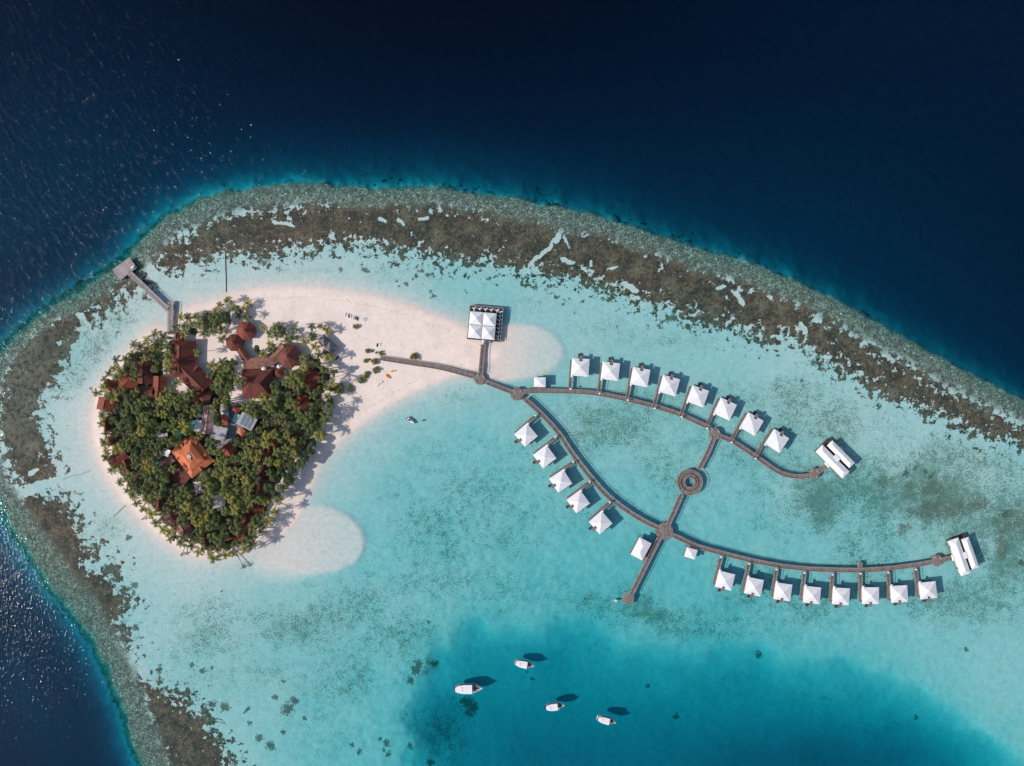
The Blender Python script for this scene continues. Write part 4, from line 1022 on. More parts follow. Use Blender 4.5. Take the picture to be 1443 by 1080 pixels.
SOUTH = [
 ('narrow brick red roof near the south beach behind the dark maroon hip roof', 'the narrow southern red roof', 225, 713, 10, 14, 10, 'gable', 'red', 'y'),
 ('dark maroon hip roofed bungalow behind the south beach', 'the dark southern hip roof', 244.5, 728.5, 21, 19, 35, 'hip', 'brown', 'x'),
 ('faded brown gable bungalow at the south beach between two palms', 'the faded brown south beach roof', 260, 746, 20, 16, -25, 'gable', 'tan', 'y'),
 ('narrow dark red roof pointing at the southern tip of the island', 'the narrow south tip roof', 290.5, 759, 10.5, 22, 3, 'gable', 'maroon', 'y'),
 ('brick red bungalow with bright left gable near the southern tip', 'the bright south tip gable', 331, 756, 26, 15, 8, 'gable', 'red', 'x'),
 ('maroon bungalow with a pale line along its eave near the southeast shore', 'the long southeastern maroon roof', 347, 735, 16, 26, 28, 'gable', 'maroon', 'y'),
 ('bright brick red roof touching the maroon one near the southeast shore', 'the bright southeastern red roof', 361, 718, 17, 18, 30, 'hip', 'red', 'x'),
 ('dark maroon roof in a gap of the trees above the southeast shore houses', 'the dark roof in southeast trees', 368, 686, 13, 24, 12, 'gable', 'brown', 'y'),
 ('long dark maroon roof in the eastern trees, middle one of a row of three', 'the middle eastern row roof', 371, 663, 13, 18, 18, 'gable', 'maroon', 'y'),
 ('dark maroon roof at the top of the row of three in the eastern trees', 'the top eastern row roof', 378.5, 643, 14, 23, 15, 'gable', 'maroon', 'y'),
 ('small bright red roof corner above the eastern row of three roofs', 'the small eastern corner roof', 386, 624, 9, 10, 10, 'hip', 'red', 'y'),
 ('brick red bungalow among the trees near the eastern beach, lower one of two', 'the lower east beach red roof', 425, 567, 19, 23, 25, 'hip', 'red', 'y'),
 ('sunlit brick red bungalow near the eastern beach, upper one of two', 'the upper east beach red roof', 439, 534, 19, 25, 15, 'gable', 'red', 'x'),
]
for (lb, mk, px, py, w_, l_, r_, kd, mt, ax) in SOUTH:
    bld(lb, mk, px, py, w_, l_, r_, kind=kd, mat=mt, eave=3.1, rise=2.0, axis=ax, group='bungalows of the south and east shore')
# --- octagonal pavilions and curved restaurant
bld('octagonal brick red pavilion standing alone on the sand at the north', 'the northern octagonal pavilion', 347, 466, 27, 27, 0, kind='oct', mat='red', eave=3.6, rise=3.6, name='octagonal_pavilion', cat='pavilion')
bld('octagonal red pavilion with a long tail roof, left of the lone octagonal one', 'the tailed octagonal pavilion', 330.5, 483, 25.5, 25.5, 0, kind='oct', mat='maroon', eave=3.4, rise=3.0, name='octagonal_pavilion', cat='pavilion')

def curved_roof(name, label, mark, pix, wpx, mat, eave, rise, cat='building', mat2=None):
    pts = catmull(pix, False, 4); g_ = 1.3
    Pw = np.array([at(a, b_, g_ + eave) for a, b_ in pts]); o0 = Pw[0].copy(); Pw = Pw - o0
    root = empty(name, (o0[0], o0[1], g_), 0, label, cat)
    if mark: LAND.append((mark, *pix[len(pix) // 2]))
    for a, b_ in pix: foot(a, b_, wpx, wpx, 0)
    wd_ = np.array(wpx if isinstance(wpx, (list, tuple)) else [wpx] * len(Pw), float) * S / 2
    L = offset_line(Pw, wd_[0]); Rr = offset_line(Pw, -wd_[0])
    mb = MB()
    for i in range(len(Pw)): mb.v += [(*L[i], eave), (*Pw[i], eave + rise), (*Rr[i], eave), (*L[i], eave - 0.25), (*Rr[i], eave - 0.25)]
    for i in range(len(Pw) - 1):
        a = 5 * i; c = a + 5
        for u, v_ in ((0, 1), (1, 2), (2, 4), (4, 3), (3, 0)): mb.face((a + u, a + v_, c + v_, c + u))
    for a in (0, 5 * (len(Pw) - 1)): mb.face((a, a + 1, a + 2, a + 4, a + 3))
    mb.build('roof', M[mat], root)
    wl = MB(); L2 = offset_line(Pw, wd_[0] * 0.8); R2 = offset_line(Pw, -wd_[0] * 0.8)
    for i in range(len(Pw)): wl.v += [(*L2[i], eave), (*L2[i], -0.3), (*R2[i], eave), (*R2[i], -0.3)]
    for i in range(len(Pw) - 1):
        a = 4 * i; c = a + 4; wl.face((a, a + 1, c + 1, c)); wl.face((a + 2, a + 3, c + 3, c + 2))
    e = 4 * (len(Pw) - 1); wl.face((0, 1, 3, 2)); wl.face((e, e + 1, e + 3, e + 2)); wl.build('wall', M['wall'], root)
    return root
curved_roof('covered_walkway', 'narrow brown covered walkway bending down from the octagonal pavilion with the tail', None, [(337,490),(343,499),(349,507),(356,513)], 12, 'brown', 3.0, 1.3, 'walkway')
curved_roof('curved_restaurant', 'long curved tan brown restaurant roof leading to the big round roof', 'the long curved restaurant roof', [(345,516),(358,513),(371,510),(384,505),(394,497),(402,489)], 17, 'tan', 3.6, 2.4)
bld('big round tan brown restaurant roof at the right end of the curved roof', 'the big round restaurant roof', 407, 502, 35, 35, 8, kind='oct', mat='brown', eave=4.0, rise=4.2, name='round_restaurant', cat='building')
curved_roof('terrace_roof', 'ragged pale grey strip roof along the lower edge of the curved restaurant', None, [(351,519.5),(362,517.5),(374,516),(386,514.5)], 5, 'pink', 2.6, 0.3)
bld('large dark brown hip roof with glowing ridges at the centre north of the island', 'the large dark brown hip roof', 363, 541, 43, 41, 0, kind='hip', mat='maroon', eave=4.4, rise=4.8, ridge=12, axis='x', name='dining_hall')
bld('small wine red roof right of the dark brown hip roof, under white parasols', 'the small wine red roof', 392, 525, 14, 13, 5, kind='hip', mat='maroon', eave=3.0, rise=1.4)
# thatched twin hut
def tw(root, ro, w, l, e, r):
    f = MB(); hip(f, 14 * S, 14 * S, e + 0.06, e + r + 0.3, cx=-0.5 * w - 4.5 * S, cy=0.5 * S); f.build('second_roof', M['thatch'], root)
    f = MB(); hip(f, 9 * S, 9 * S, e - 0.4, e + 0.6, cx=-1 * S, cy=-8 * S); f.build('lean_roof', M['brown'], root)
bld('grey thatched beach bar with two joined pointed roofs at the northeast of the trees', 'the grey thatched twin bar', 466, 490, 14.5, 14.5, 42, kind='hip', mat='thatch', eave=3.2, rise=2.6, ridge=0, name='thatched_bar', cat='hut', extra=tw)
# --- orange double tier house
def tier(root, ro, w, l, e, r):
    w2, l2 = w * 0.60, l * 0.60; z = e + r * 0.42
    f = MB(); f.box((0, 0, z + 0.0), (w2, l2, 0.9)); f.build('clerestory', M['orange'], root)
    f = MB()
    f.v += [(sx * w2 * 0.53, sy * l2 * 0.53, z + 0.45) for sx, sy in ((-1, -1), (1, -1), (1, 1), (-1, 1))] + [(sx * w2 * 0.25, sy * l2 * 0.25, z + 1.9) for sx, sy in ((-1, -1), (1, -1), (1, 1), (-1, 1))]
    f.v += [(sx * w2 * 0.53, sy * l2 * 0.53, z + 0.3) for sx, sy in ((-1, -1), (1, -1), (1, 1), (-1, 1))]
    for i in range(4):
        j = (i + 1) % 4; f.face((i, j, 4 + j, 4 + i)); f.face((8 + i, 8 + j, j, i))
    f.face((4, 5, 6, 7)); f.build('upper_roof', M['orange'], root)
    f = MB(); f.box((-0.5, 0.2, z + 2.15), (2.6, 1.6, 0.6)); f.build('water_tank', M['white'], root)
    f = MB(); f.box((1.4, 0.1, z + 2.05), (1.0, 1.6, 0.35)); f.build('roof_hatch', M['black'], root)
    for sy in (-1, 1):
        for dx in (-0.22, 0.22):
            f = MB(); gable(f, 1.9, 2.6, e + 0.75, e + 1.75, 'y', dx * w, sy * 0.40 * l); f.build('dormer', M['orange'], ro)
    for sx in (-1, 1):
        f = MB(); gable(f, 2.6, 1.9, e + 0.75, e + 1.75, 'x', sx * 0.42 * w, 0); f.build('dormer', M['orange'], ro)
bld('large bright orange two tier hip roof house at the heart of the island', 'the large orange two tier roof', 271, 643.5, 47.5, 38.5, 51.5, kind='hip', mat='orange', eave=4.6, rise=4.4, ridge=9, axis='x', name='orange_house', cat='house', extra=tier)
foot(271, 643.5, 53, 45, 51.5)
bld('dull brown lean roof at the left corner of the orange two tier house', None, 237, 650, 17, 11, -30, kind='gable', mat='tan', eave=3.0, rise=0.8, axis='x', name='shed', cat='shed')
bld('dark shaded brown roof below the left side of the orange two tier house', 'the dark brown yard roof', 256, 671, 22, 24, 40, kind='hip', mat='brown', eave=2.6, rise=0.7, name='shed', cat='shed')
# --- service yard
def pk(root, ro, w, l, e, r):
    f = MB(); f.box((0, 0.52 * l, e + 0.2), (w * 0.8, 4 * S, 0.2)); f.build('ridge_vent', M['grey'], ro)
bld('faded pink and brown gabled service building with a dark ridge in the service yard', 'the faded pink gabled service building', 293, 593, 17, 37, 6, kind='gable', mat='pink', eave=3.4, rise=1.7, axis='y', name='service_building', extra=pk)
bld('flat pale grey roofed building adjoining the pink service building', 'the flat grey yard roof', 309, 610.5, 20, 19, 14, kind='flat', mat='grey', eave=3.9, name='service_building')
bld('small bright orange roof between two flat grey roofs in the service yard', 'the small orange yard roof', 315.5, 592, 11.5, 15, 5, kind='gable', mat='orange', eave=3.2, rise=0.9, axis='y', name='shed', cat='shed')
bld('narrow white sheet roof at the top end of the service yard', None, 316, 576, 11, 12, 6, kind='flat', mat='grey', eave=3.5, name='shed', cat='shed')
bld('tiny pale roof between the white sheet roof and the small orange roof', None, 316.3, 583.2, 11.8, 4.5, 5, kind='flat', mat='white', eave=3.3, name='shed', cat='shed')
def sol(root, ro, w, l, e, r):
    for dx in (-0.22, 0.02, 0.26):
        f = MB(); f.box((dx * w, 0, e + 0.36), (w * 0.17, l * 0.8, 0.08)); f.build('solar_panel', M['panel'], ro)
bld('white roofed workshop with blue grey panels set at a slant in the service yard', 'the white workshop with panels', 348, 594, 24, 19, -32 + 60, kind='flat', mat='grey', eave=3.6, name='workshop', extra=sol)
bld('small vivid orange square roof below the workshop with panels', 'the vivid orange square roof', 339.5, 608.5, 9, 9, 38, kind='hip', mat='orange', eave=3.6, rise=0.8, name='shed', cat='shed')
bld('dark red roof leaning against the vivid orange square roof', None, 346, 614, 9, 9, 38, kind='hip', mat='maroon', eave=3.0, rise=0.7, name='shed', cat='shed')
bld('red roofed shed with a lit left slope right of the orange two tier house', 'the red yard shed', 322, 634, 17, 17, 55, kind='gable', mat='red', eave=3.2, rise=1.6, axis='x', name='shed', cat='shed')
bld('small dark red roof above the mint canopy in the service yard', None, 332.5, 578, 10, 10, 40, kind='hip', mat='red', eave=3.0, rise=0.9, name='shed', cat='shed')

def sheet(name, label, px, py, w, l, rot, mat, z, cat, sag=0.25, n=6):
    """stretched tarpaulin with posts"""
    gz = max(ground_z(px, py), 0.5); x, y = at(px, py, gz + z); root = empty(name, (x, y, gz), R(-rot), label, cat)
    w *= S; l *= S; mb = MB()
    for k_ in (0, 0.06):
        for j in range(n + 1):
            for i in range(n + 1):
                u, v_ = i / n, j / n
                mb.v.append(((u - .5) * w, (v_ - .5) * l, z - k_ - sag * math.sin(math.pi * u) * math.sin(math.pi * v_) + 0.05 * math.sin(9 * u + 5 * v_)))
    q_ = (n + 1) ** 2
    for j in range(n):
        for i in range(n):
            a = j * (n + 1) + i; mb.face((a, a + 1, a + n + 2, a + n + 1)); mb.face((q_ + a, q_ + a + n + 1, q_ + a + n + 2, q_ + a + 1))
    mb.build('canopy', M[mat], root)
    for sx in (-1, 1):
        for sy in (-1, 1): p_ = MB(); p_.cyl(sx * w * 0.48, sy * l * 0.48, 0, z, 0.07, seg=6); p_.build('post', M['stilt'], root)
    foot(px, py, w / S, l / S, rot)
sheet('tarpaulin', 'white tarpaulin stretched left of the pink service building', 280, 600.5, 11, 17, 10, 'white', 3.2, 'tarpaulin')
sheet('tarpaulin', 'green tarpaulin left of the white one in the service yard', 270.5, 599, 8, 13, 10, 'green', 2.8, 'tarpaulin')
sheet('tarpaulin', 'small pale green tarpaulin above the white one in the service yard', 283, 586.5, 9, 4, 5, 'mint', 3.0, 'tarpaulin')
sheet('tarpaulin', 'small green tarpaulin just left of the top corner of the orange two tier house', 252, 612, 8, 9, 20, 'green', 2.6, 'tarpaulin')
sheet('tarpaulin', 'small green tarpaulin in the shade below left of the orange two tier house', 222, 653, 8, 7, 30, 'green', 2.6, 'tarpaulin')
sheet('tarpaulin', 'mint green canopy beside the workshop with panels', 332.5, 589, 7, 12, 18, 'mint', 2.4, 'canopy')
sheet('tarpaulin', 'white canopy left of the orange two tier house', 234, 638, 10, 10, 20, 'white', 2.6, 'canopy')
sheet('tarpaulin', 'long pale tin strip roof in the deep shade west of the service yard', 225, 614, 22, 5, -8, 'grey', 5.5, 'canopy')
def slab(name, label, pts, z, mat, kind=None):
    W_ = [at(a, b_, z) for a, b_ in pts]; mb = MB(); mb.prism(W_, z - 0.6, z); o = mb.build(name, M[mat]); 
    tag(o, kind='structure') if kind else tag(o, label, 'wall')
slab('paving', None, [(310,574),(324,570),(335,586),(344,600),(330,618),(304,640),(300,628),(318,620),(322,600)], 1.55 + 0.5, 'concrete', 'structure')
def wallrun(label, pts, t=0.5, h=1.3, mat='concrete'):
    x, y = at(*pts[0], 2); mb = MB(); P_ = [np.array(at(*p_, 2)) - np.array([x, y]) for p_ in pts]
    for a, b_ in zip(P_[:-1], P_[1:]):
        d_ = b_ - a; c_ = (a + b_) / 2; mb.box((c_[0], c_[1], h / 2 - 0.3), (float(np.linalg.norm(d_)) + t * .98, t, h + 0.6), math.atan2(d_[1], d_[0]))
    o = mb.build('garden_wall', M[mat], loc=(x, y, 1.6)); tag(o, label, 'wall')
wallrun('pale garden wall running down from the reception hall beside a red roof', [(236,529),(237.5,560)], 0.6, 2.2, 'white')
wallrun('short pale wall left of the eastern row of dark roofs', [(376,620),(366,650),(362,668)], 0.6, 1.6, 'grey')
wallrun('pale wall along the eave of the southeast maroon bungalow', [(337,708),(345,724),(358,732)], 0.6, 2.0, 'grey')
wallrun('grey slanting wall between the two southwest beach bungalows', [(163,650),(182,637)], 1.2, 3.4, 'grey')

# parasols
def parasol(label, px, py, r, mat='white', z=2.6, n_=10):
    gz = max(ground_z(px, py), 0.2); x, y = at(px, py, gz + z); root = empty('parasol', (x, y, gz), 0, label, 'parasol')
    c = MB(); gon(c, r * S, z, z + 0.6, n_, fascia=0.08); c.build('canopy', M[mat], root)
    p_ = MB(); p_.cyl(0, 0, 0, z + 0.5, 0.05, seg=6); p_.build('pole', M['stilt'], root)
parasol('white parasol below the middle of the curved restaurant roof', 371.5, 520.5, 3.3, z=4.5)
parasol('white parasol above the small wine red roof', 392.5, 516.8, 2.6, z=4.5)
parasol('dark parasol on the north beach between two yellow palms', 322, 436, 4.5, 'thatch', 3.0)
parasol('second dark parasol among yellow palms on the north beach, right one', 340, 438, 3.6, 'thatch', 3.0)

# loungers, kayaks, beach things
def lounger_proto():
    t = empty('sun_lounger', (0, 0, 0)); f = MB(); f.box((0, -0.2, 0.28), (0.75, 1.5, 0.08)); f.build('mattress', M['cushion'], t)
    f = MB(); f.v += [(-.37, .55, .26), (.37, .55, .26), (.37, 1.1, .72), (-.37, 1.1, .72), (-.37, .55, .33), (.37, .55, .33), (.37, 1.1, .79), (-.37, 1.1, .79)]
    for q_ in ((0, 3, 2, 1), (4, 5, 6, 7), (0, 1, 5, 4), (1, 2, 6, 5), (2, 3, 7, 6), (3, 0, 4, 7)): f.face(q_)
    f.build('backrest', M['cushion'], t)
    for sx in (-.33, .33):
        for sy in (-.85, .45): f = MB(); f.box((sx, sy, .12), (.07, .07, .26)); f.build('leg', M['door'], t)
    return t
LP = lounger_proto()
dark = lounger_proto()
for ch in dark.children:
    if ch.name.startswith(('mattress', 'backrest')): ch.data.materials[0] = M['black']
usedL = usedD = False
def lounger(label, px, py, rot, isdark=False):
    global usedL, usedD
    if isdark: o = dark if not usedD else copy_tree(dark); usedD = True
    else: o = LP if not usedL else copy_tree(LP); usedL = True
    gz = ground_z(px, py); x, y = at(px, py, gz); o.location = (x, y, gz); o.rotation_euler = (0, 0, R(-rot)); tag(o, label, 'sun lounger', 'sun loungers on the sand')
lounger('dark sun lounger nearest the thatched twin bar', 474.2, 505.5, 35, True); lounger('second dark sun lounger from the thatched twin bar', 476, 504, 35, True)
lounger('white sun lounger in the middle of the row by the thatched bar', 478.5, 502.5, 35); lounger('white sun lounger at the right end of the row by the thatched bar', 481.5, 500.6, 35)
for i, (px, py, dk) in enumerate([(486.5,444.3,0),(490,444.3,0),(492,446,1),(494.2,447,0),(497.5,448,0),(501.3,448.6,1),(504,450,1)]):
    lounger(f'{["pale","dark"][dk]} sun lounger, {ORD[i]} from the left in the row on the north sand', px, py, 8 * (i % 3), bool(dk))
lounger('white sun lounger, left one of the pair on the sand right of the north row', 511.5, 450.5, 5); lounger('white sun lounger, right one of the pair on the sand right of the north row', 514.5, 451.3, 10)
lounger('dark sun lounger alone above the foot of the beach boardwalk', 531.5, 487, 0, True); lounger('pale sun lounger right of the lone dark one above the boardwalk foot', 535.5, 486, 0)
lounger('pale sun lounger, left one of a pair below the orange kayak', 532, 543.5, 30); lounger('pale sun lounger, right one of a pair below the orange kayak', 537, 540, 30)

def hull_mesh(name, L_, B_, Hh, mat, bow=0.5, n=12, closed=True, draft=0.3, sheer=0.35, stern=0.55):
    """lofted boat hull, bow towards +x"""
    mb = MB(); secs = []
    for i in range(n + 1):
        t = i / n; x = (t - 0.5) * L_
        if t < 0.55: wv_ = stern + (1 - stern) * math.sin(min(t / 0.45, 1) * math.pi / 2)
        else: wv_ = max(0.0, 1 - ((t - 0.55) / 0.45) ** 2.1)
        hw = B_ / 2 * wv_ + 0.02; zt = Hh + sheer * max(0, (t - 0.6) / 0.4) ** 2 + sheer * 0.4 * max(0, (0.2 - t) / 0.2)
        k = len(mb.v)
        for (fy, fz) in ((-1, 1), (-0.93, 0.35), (-0.6, -0.2), (0, -0.45), (0.6, -0.2), (0.93, 0.35), (1, 1)):
            mb.v.append((x, hw * fy, zt if fz == 1 else fz * Hh))
        secs.append(k)
    for i in range(n):
        a, c = secs[i], secs[i + 1]
        for j in range(6): mb.face((a + j, c + j, c + j + 1, a + j + 1))
        if closed: mb.face((a + 6, c + 6, c, a))
    mb.face([secs[0] + j for j in range(7)]); mb.face([secs[-1] + 6 - j for j in range(7)])
    return mb, secs
def kayak(label, px, py, rot, mat, L_=4.0, B_=1.5):
    gz = ground_z(px, py); x, y = at(px, py, gz); root = empty('kayak', (x, y, gz + 0.12), R(-rot), label, 'kayak')
    mb, _ = hull_mesh('k', L_, B_, 0.3, mat, stern=0.1); mb.build('hull', M[mat], root, smooth=False)
    s_ = MB(); s_.box((-0.3, 0, 0.36), (0.7, 0.5, 0.1)); s_.build('seat', M['black'], root)
kayak('deep orange kayak lying steeply on the sand below the boardwalk foot', 546.8, 530.5, 50, 'kayak', 3.8, 1.7); kayak('yellow orange kayak lying level on the sand right of the deep orange one', 553.8, 523.2, -8, 'kayak2', 3.6, 1.2)

# ================================================================ boats
def dhoni(label, px, py, L_px, rot, wf=0.36):
    z = 1.9; x, y = at(px, py, z); root = empty('excursion_boat', (x, y, 0), R(-rot), label, 'boat', 'white boats moored in the basin')
    L_ = L_px * S; B_ = L_ * wf
    mb, secs = hull_mesh('h', L_, B_, 1.25, 'boat', closed=False, stern=0.62); hl = mb.build('hull', M['boat'], root)
    dk, _ = hull_mesh('d', L_ * 0.93, B_ * 0.74, 0.9, 'boatdeck', closed=True, stern=0.62, sheer=0.2); dk.build('deck', M['boatdeck'], root)
    c = MB(); c0 = -L_ * 0.46; c1 = L_ * 0.14; n = 8
    for zz in (2.75, 2.6):
        for i in range(n + 1):
            t = i / n; x_ = c0 + (c1 - c0) * t; hw = B_ / 2 * (0.50 + 0.50 * math.sin(min(1, t / 0.6) * math.pi / 2)) * 0.88
            if i == 0: hw *= 0.70
            c.v += [(x_, -hw, zz), (x_, 0, zz + 0.22), (x_, hw, zz)]
    o_ = 3 * (n + 1)
    for i in range(n):
        a = 3 * i
        for j in (0, 1): c.face((a + j, a + 3 + j, a + 4 + j, a + 1 + j)); c.face((o_ + a + j, o_ + a + 1 + j, o_ + a + 4 + j, o_ + a + 3 + j))
        c.face((a, o_ + a, o_ + a + 3, a + 3)); c.face((a + 2, a + 5, o_ + a + 5, o_ + a + 2))
    c.face((0, 1, 2, o_ + 2, o_ + 1, o_)); e = 3 * n; c.face((e + 2, e + 1, e, o_ + e, o_ + e + 1, o_ + e + 2)); cr = c.build('canopy_roof', M['boat'], root)
    h_ = MB(); h_.box((-L_ * 0.21, 0, 2.94), (0.12, B_ * 0.5, 0.14)); h_.build('roof_rail', M['boatdeck'], cr)
    cb = MB(); cb.box((-L_ * 0.13, 0, 1.7), (L_ * 0.5, B_ * 0.62, 1.8)); cb.build('cabin', M['boat'], root)
    fd = MB(); fd.box((L_ * 0.28, 0, 1.15), (L_ * 0.14, B_ * 0.16, 0.25)); fd.build('foredeck_hatch', M['black'], root)
    pw = MB(); pw.tube([(L_ * 0.44, 0, 1.5), (L_ * 0.5, 0, 2.2)], [0.16, 0.1], 6); pw.build('prow_post', M['boat'], root)
    for sx in (0.1, -0.4):
        for sy in (-1, 1): ps = MB(); ps.cyl(sx * L_, sy * B_ * 0.38, 1.0, 2.65, 0.05, seg=5); ps.build('canopy_post', M['boat'], root)
dhoni('largest of the four white moored boats, lying level at the left', 659.8, 971.2, 39.5, -1)
dhoni('white moored boat pointing slightly down right, topmost of the four', 739, 936.6, 27.5, 12, 0.40)
dhoni('greyish white moored boat between the largest and the lowest right one', 782, 996.2, 27, -7, 0.40)
dhoni('pale moored boat pointing down right, the lowest and rightmost of the four', 855, 1016, 27, 15, 0.38)
# small open boat near the sandbar
x, y = at(578.3, 593.4, 0.6); root = empty('motorboat', (x, y, 0), R(-38), 'small white open motorboat with a black seat off the sandbar', 'boat')
mb, _ = hull_mesh('h', 5.8, 2.5, 0.7, 'boat', closed=False, stern=0.8); mb.build('hull', M['boat'], root)
mb, _ = hull_mesh('h', 5.3, 2.1, 0.45, 'boat', closed=True, stern=0.8, sheer=0.1); mb.build('deck', M['boat'], root)
f = MB(); f.cyl(-0.9, 0.1, 0.4, 1.15, 0.75, 0.6, 10); f.build('seat', M['black'], root)
f = MB(); f.box((-2.95, 0, 0.8), (0.5, 0.45, 0.7)); f.box((-3.0, 0, 0.2), (0.2, 0.2, 1.0)); f.build('outboard_motor', M['black'], root)
f = MB(); f.box((0.4, 0, 0.85), (0.5, 1.1, 0.7)); f.build('console', M['boat'], root)
x, y = at(866.8, 847, 0.3); root = empty('dinghy', (x, y, 0), 0, 'tiny white dinghy afloat left of the square end landing', 'boat')
mb, _ = hull_mesh('h', 2.9, 1.5, 0.45, 'boat', closed=False, stern=0.8); mb.build('hull', M['boat'], root)
f = MB(); f.box((-0.3, 0, 0.3), (0.35, 1.2, 0.08)); f.box((-0.2, 0, 0.08), (2.0, 1.0, 0.06)); f.build('thwart', M['boat'], root)
x, y = at(611.5, 0, 0)[0], 0
bx, by = at(596, 592.8, 0.2); f = MB(); f.cyl(0, 0, -0.3, 0.15, 0.45, 0.6, 10); f.cyl(0, 0, 0.15, 0.5, 0.6, 0.2, 10); o = f.build('mooring_buoy', M['stilt'], loc=(bx, by, 0)); tag(o, 'small dark mooring buoy right of the little motorboat', 'buoy')
# dark submerged outfall pipe on the north reef flat, thin rope lines in the west
def pipe(label, pts, r, mat, cat='pipe', name='outfall_pipe'):
    P_ = []
    for a, b_ in pts:
        zz = ground_z(a, b_) + r * 0.6; xx, yy = at(a, b_, zz); P_.append((xx, yy, zz))
    f = MB(); f.tube(P_, [r] * len(P_), 6); o = f.build(name, M[mat]); tag(o, label, cat)
pipe('dark straight pipe lying on the sandy bottom north of the beach', [(317.3,358),(317.6,368),(318,380),(318.5,392),(318.6,404),(318.7,412)], 0.24, 'stilt')
pipe('thin dark rope on the pale shallows southwest of the island', [(160,728),(166,723),(172,717),(178,712)], 0.16, 'darkdeck', 'rope', 'mooring_rope')
pipe('thin pale pipe on the shallows west of the island', [(88,676),(102,671),(116,668),(128,663)], 0.14, 'concrete')
# ================================================================ trees
def leafmat(name, c1, c2, c3, trans=0.25):
    m, nt, out = newmat(name); b = NB(nt)
    P = b.n('ShaderNodeTexCoord').outputs['Object']
    f = b.noise(P, 1.3, 3, 0.6)
    oi = b.n('ShaderNodeObjectInfo').outputs['Random']
    c = b.mix(b.ss(f, 0.32, 0.68), (*c1, 1), (*c2, 1))
    c = b.mix(b.math('MULTIPLY', oi, 0.75), c, (*c3, 1))
    d = b.n('ShaderNodeBsdfPrincipled'); d.inputs['Roughness'].default_value = 0.55; d.inputs['Specular IOR Level'].default_value = 0.3
    b.l(c, d.inputs['Base Color'])
    t = b.n('ShaderNodeBsdfTranslucent'); b.l(c, t.inputs[0])
    mx = b.n('ShaderNodeMixShader'); mx.inputs[0].default_value = trans
    b.l(d.outputs[0], mx.inputs[1]); b.l(t.outputs[0], mx.inputs[2]); b.l(mx.outputs[0], out.inputs[0])
    return m
M['palm'] = leafmat('palm_frond_green', (0.15, 0.175, 0.042), (0.10, 0.13, 0.034), (0.20, 0.20, 0.048))
M['palmy'] = leafmat('palm_frond_yellow', (0.34, 0.285, 0.048), (0.22, 0.20, 0.038), (0.25, 0.235, 0.05))
M['palmd'] = leafmat('palm_frond_dark', (0.10, 0.125, 0.038), (0.07, 0.092, 0.03), (0.135, 0.15, 0.042))
M['dry'] = leafmat('dry_frond', (0.30, 0.27, 0.20), (0.17, 0.15, 0.11), (0.25, 0.22, 0.16))
M['broad'] = leafmat('broadleaf_dark', (0.075, 0.115, 0.04), (0.05, 0.082, 0.03), (0.10, 0.13, 0.038))
M['broadl'] = leafmat('broadleaf_light', (0.19, 0.225, 0.065), (0.125, 0.16, 0.045), (0.16, 0.19, 0.055))
M['bushg'] = leafmat('bush_olive', (0.22, 0.235, 0.04), (0.14, 0.16, 0.03), (0.19, 0.20, 0.035))
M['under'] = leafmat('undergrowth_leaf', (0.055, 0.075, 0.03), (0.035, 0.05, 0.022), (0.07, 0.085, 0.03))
M['trunk'] = simple('palm_trunk', (0.26, 0.21, 0.16), (0.16, 0.13, 0.10), scale=2.0)
M['bark'] = simple('bark', (0.14, 0.11, 0.085), (0.09, 0.07, 0.055), scale=2.0)

def palm_crown(seed, r=3.4, nf=17):
    g = random.Random(seed); mb = MB()
    for k in range(nf):
        a0 = 2 * math.pi * k / nf * 2.618 + g.uniform(-.25, .25)
        el = R(g.uniform(-12, 55)) if k > 4 else R(g.uniform(45, 75))
        L_ = r * g.uniform(0.85, 1.15) * (1.0 if el < R(50) else 0.8)
        n = 9; pts = []; p_ = Vector((0, 0, 0)); e = el
        for i in range(n + 1):
            pts.append(p_.copy()); p_ = p_ + Vector((math.cos(a0) * math.cos(e), math.sin(a0) * math.cos(e), math.sin(e))) * (L_ / n)
            e -= R(g.uniform(9, 14))
        side = Vector((-math.sin(a0), math.cos(a0), 0))
        # rachis
        for i in range(n):
            q = len(mb.v); w0 = 0.05
            mb.v += [tuple(pts[i] - side * w0), tuple(pts[i] + side * w0), tuple(pts[i + 1] + side * w0), tuple(pts[i + 1] - side * w0)]
            mb.face((q, q + 1, q + 2, q + 3))
        for i in range(1, n + 1):
            t = i / n; ll = 0.92 * math.sin(math.pi * min(1, 0.18 + t * 0.80)) ** 0.7 * (r / 3.4) + 0.12
            d = (pts[i] - pts[i - 1]).normalized()
            for s_ in (-1, 1):
                for hlf in (0.0, 0.5):
                    base = pts[i - 1].lerp(pts[i], hlf); tip = base + side * s_ * ll * g.uniform(.85, 1.1) * 0.82 + d * ll * 0.65 + Vector((0, 0, -0.32 * ll + g.uniform(-.06, .06)))
                    q = len(mb.v); mb.v += [tuple(base), tuple(base + d * (L_ / n) * 0.48), tuple(tip)]
                    mb.face((q, q + 1, q + 2))
    for k in range(4):
        a = g.uniform(0, 6.28); mb.cyl(0.25 * math.cos(a), 0.25 * math.sin(a), -0.5, -0.15, 0.14, 0.1, 5)
    return mb
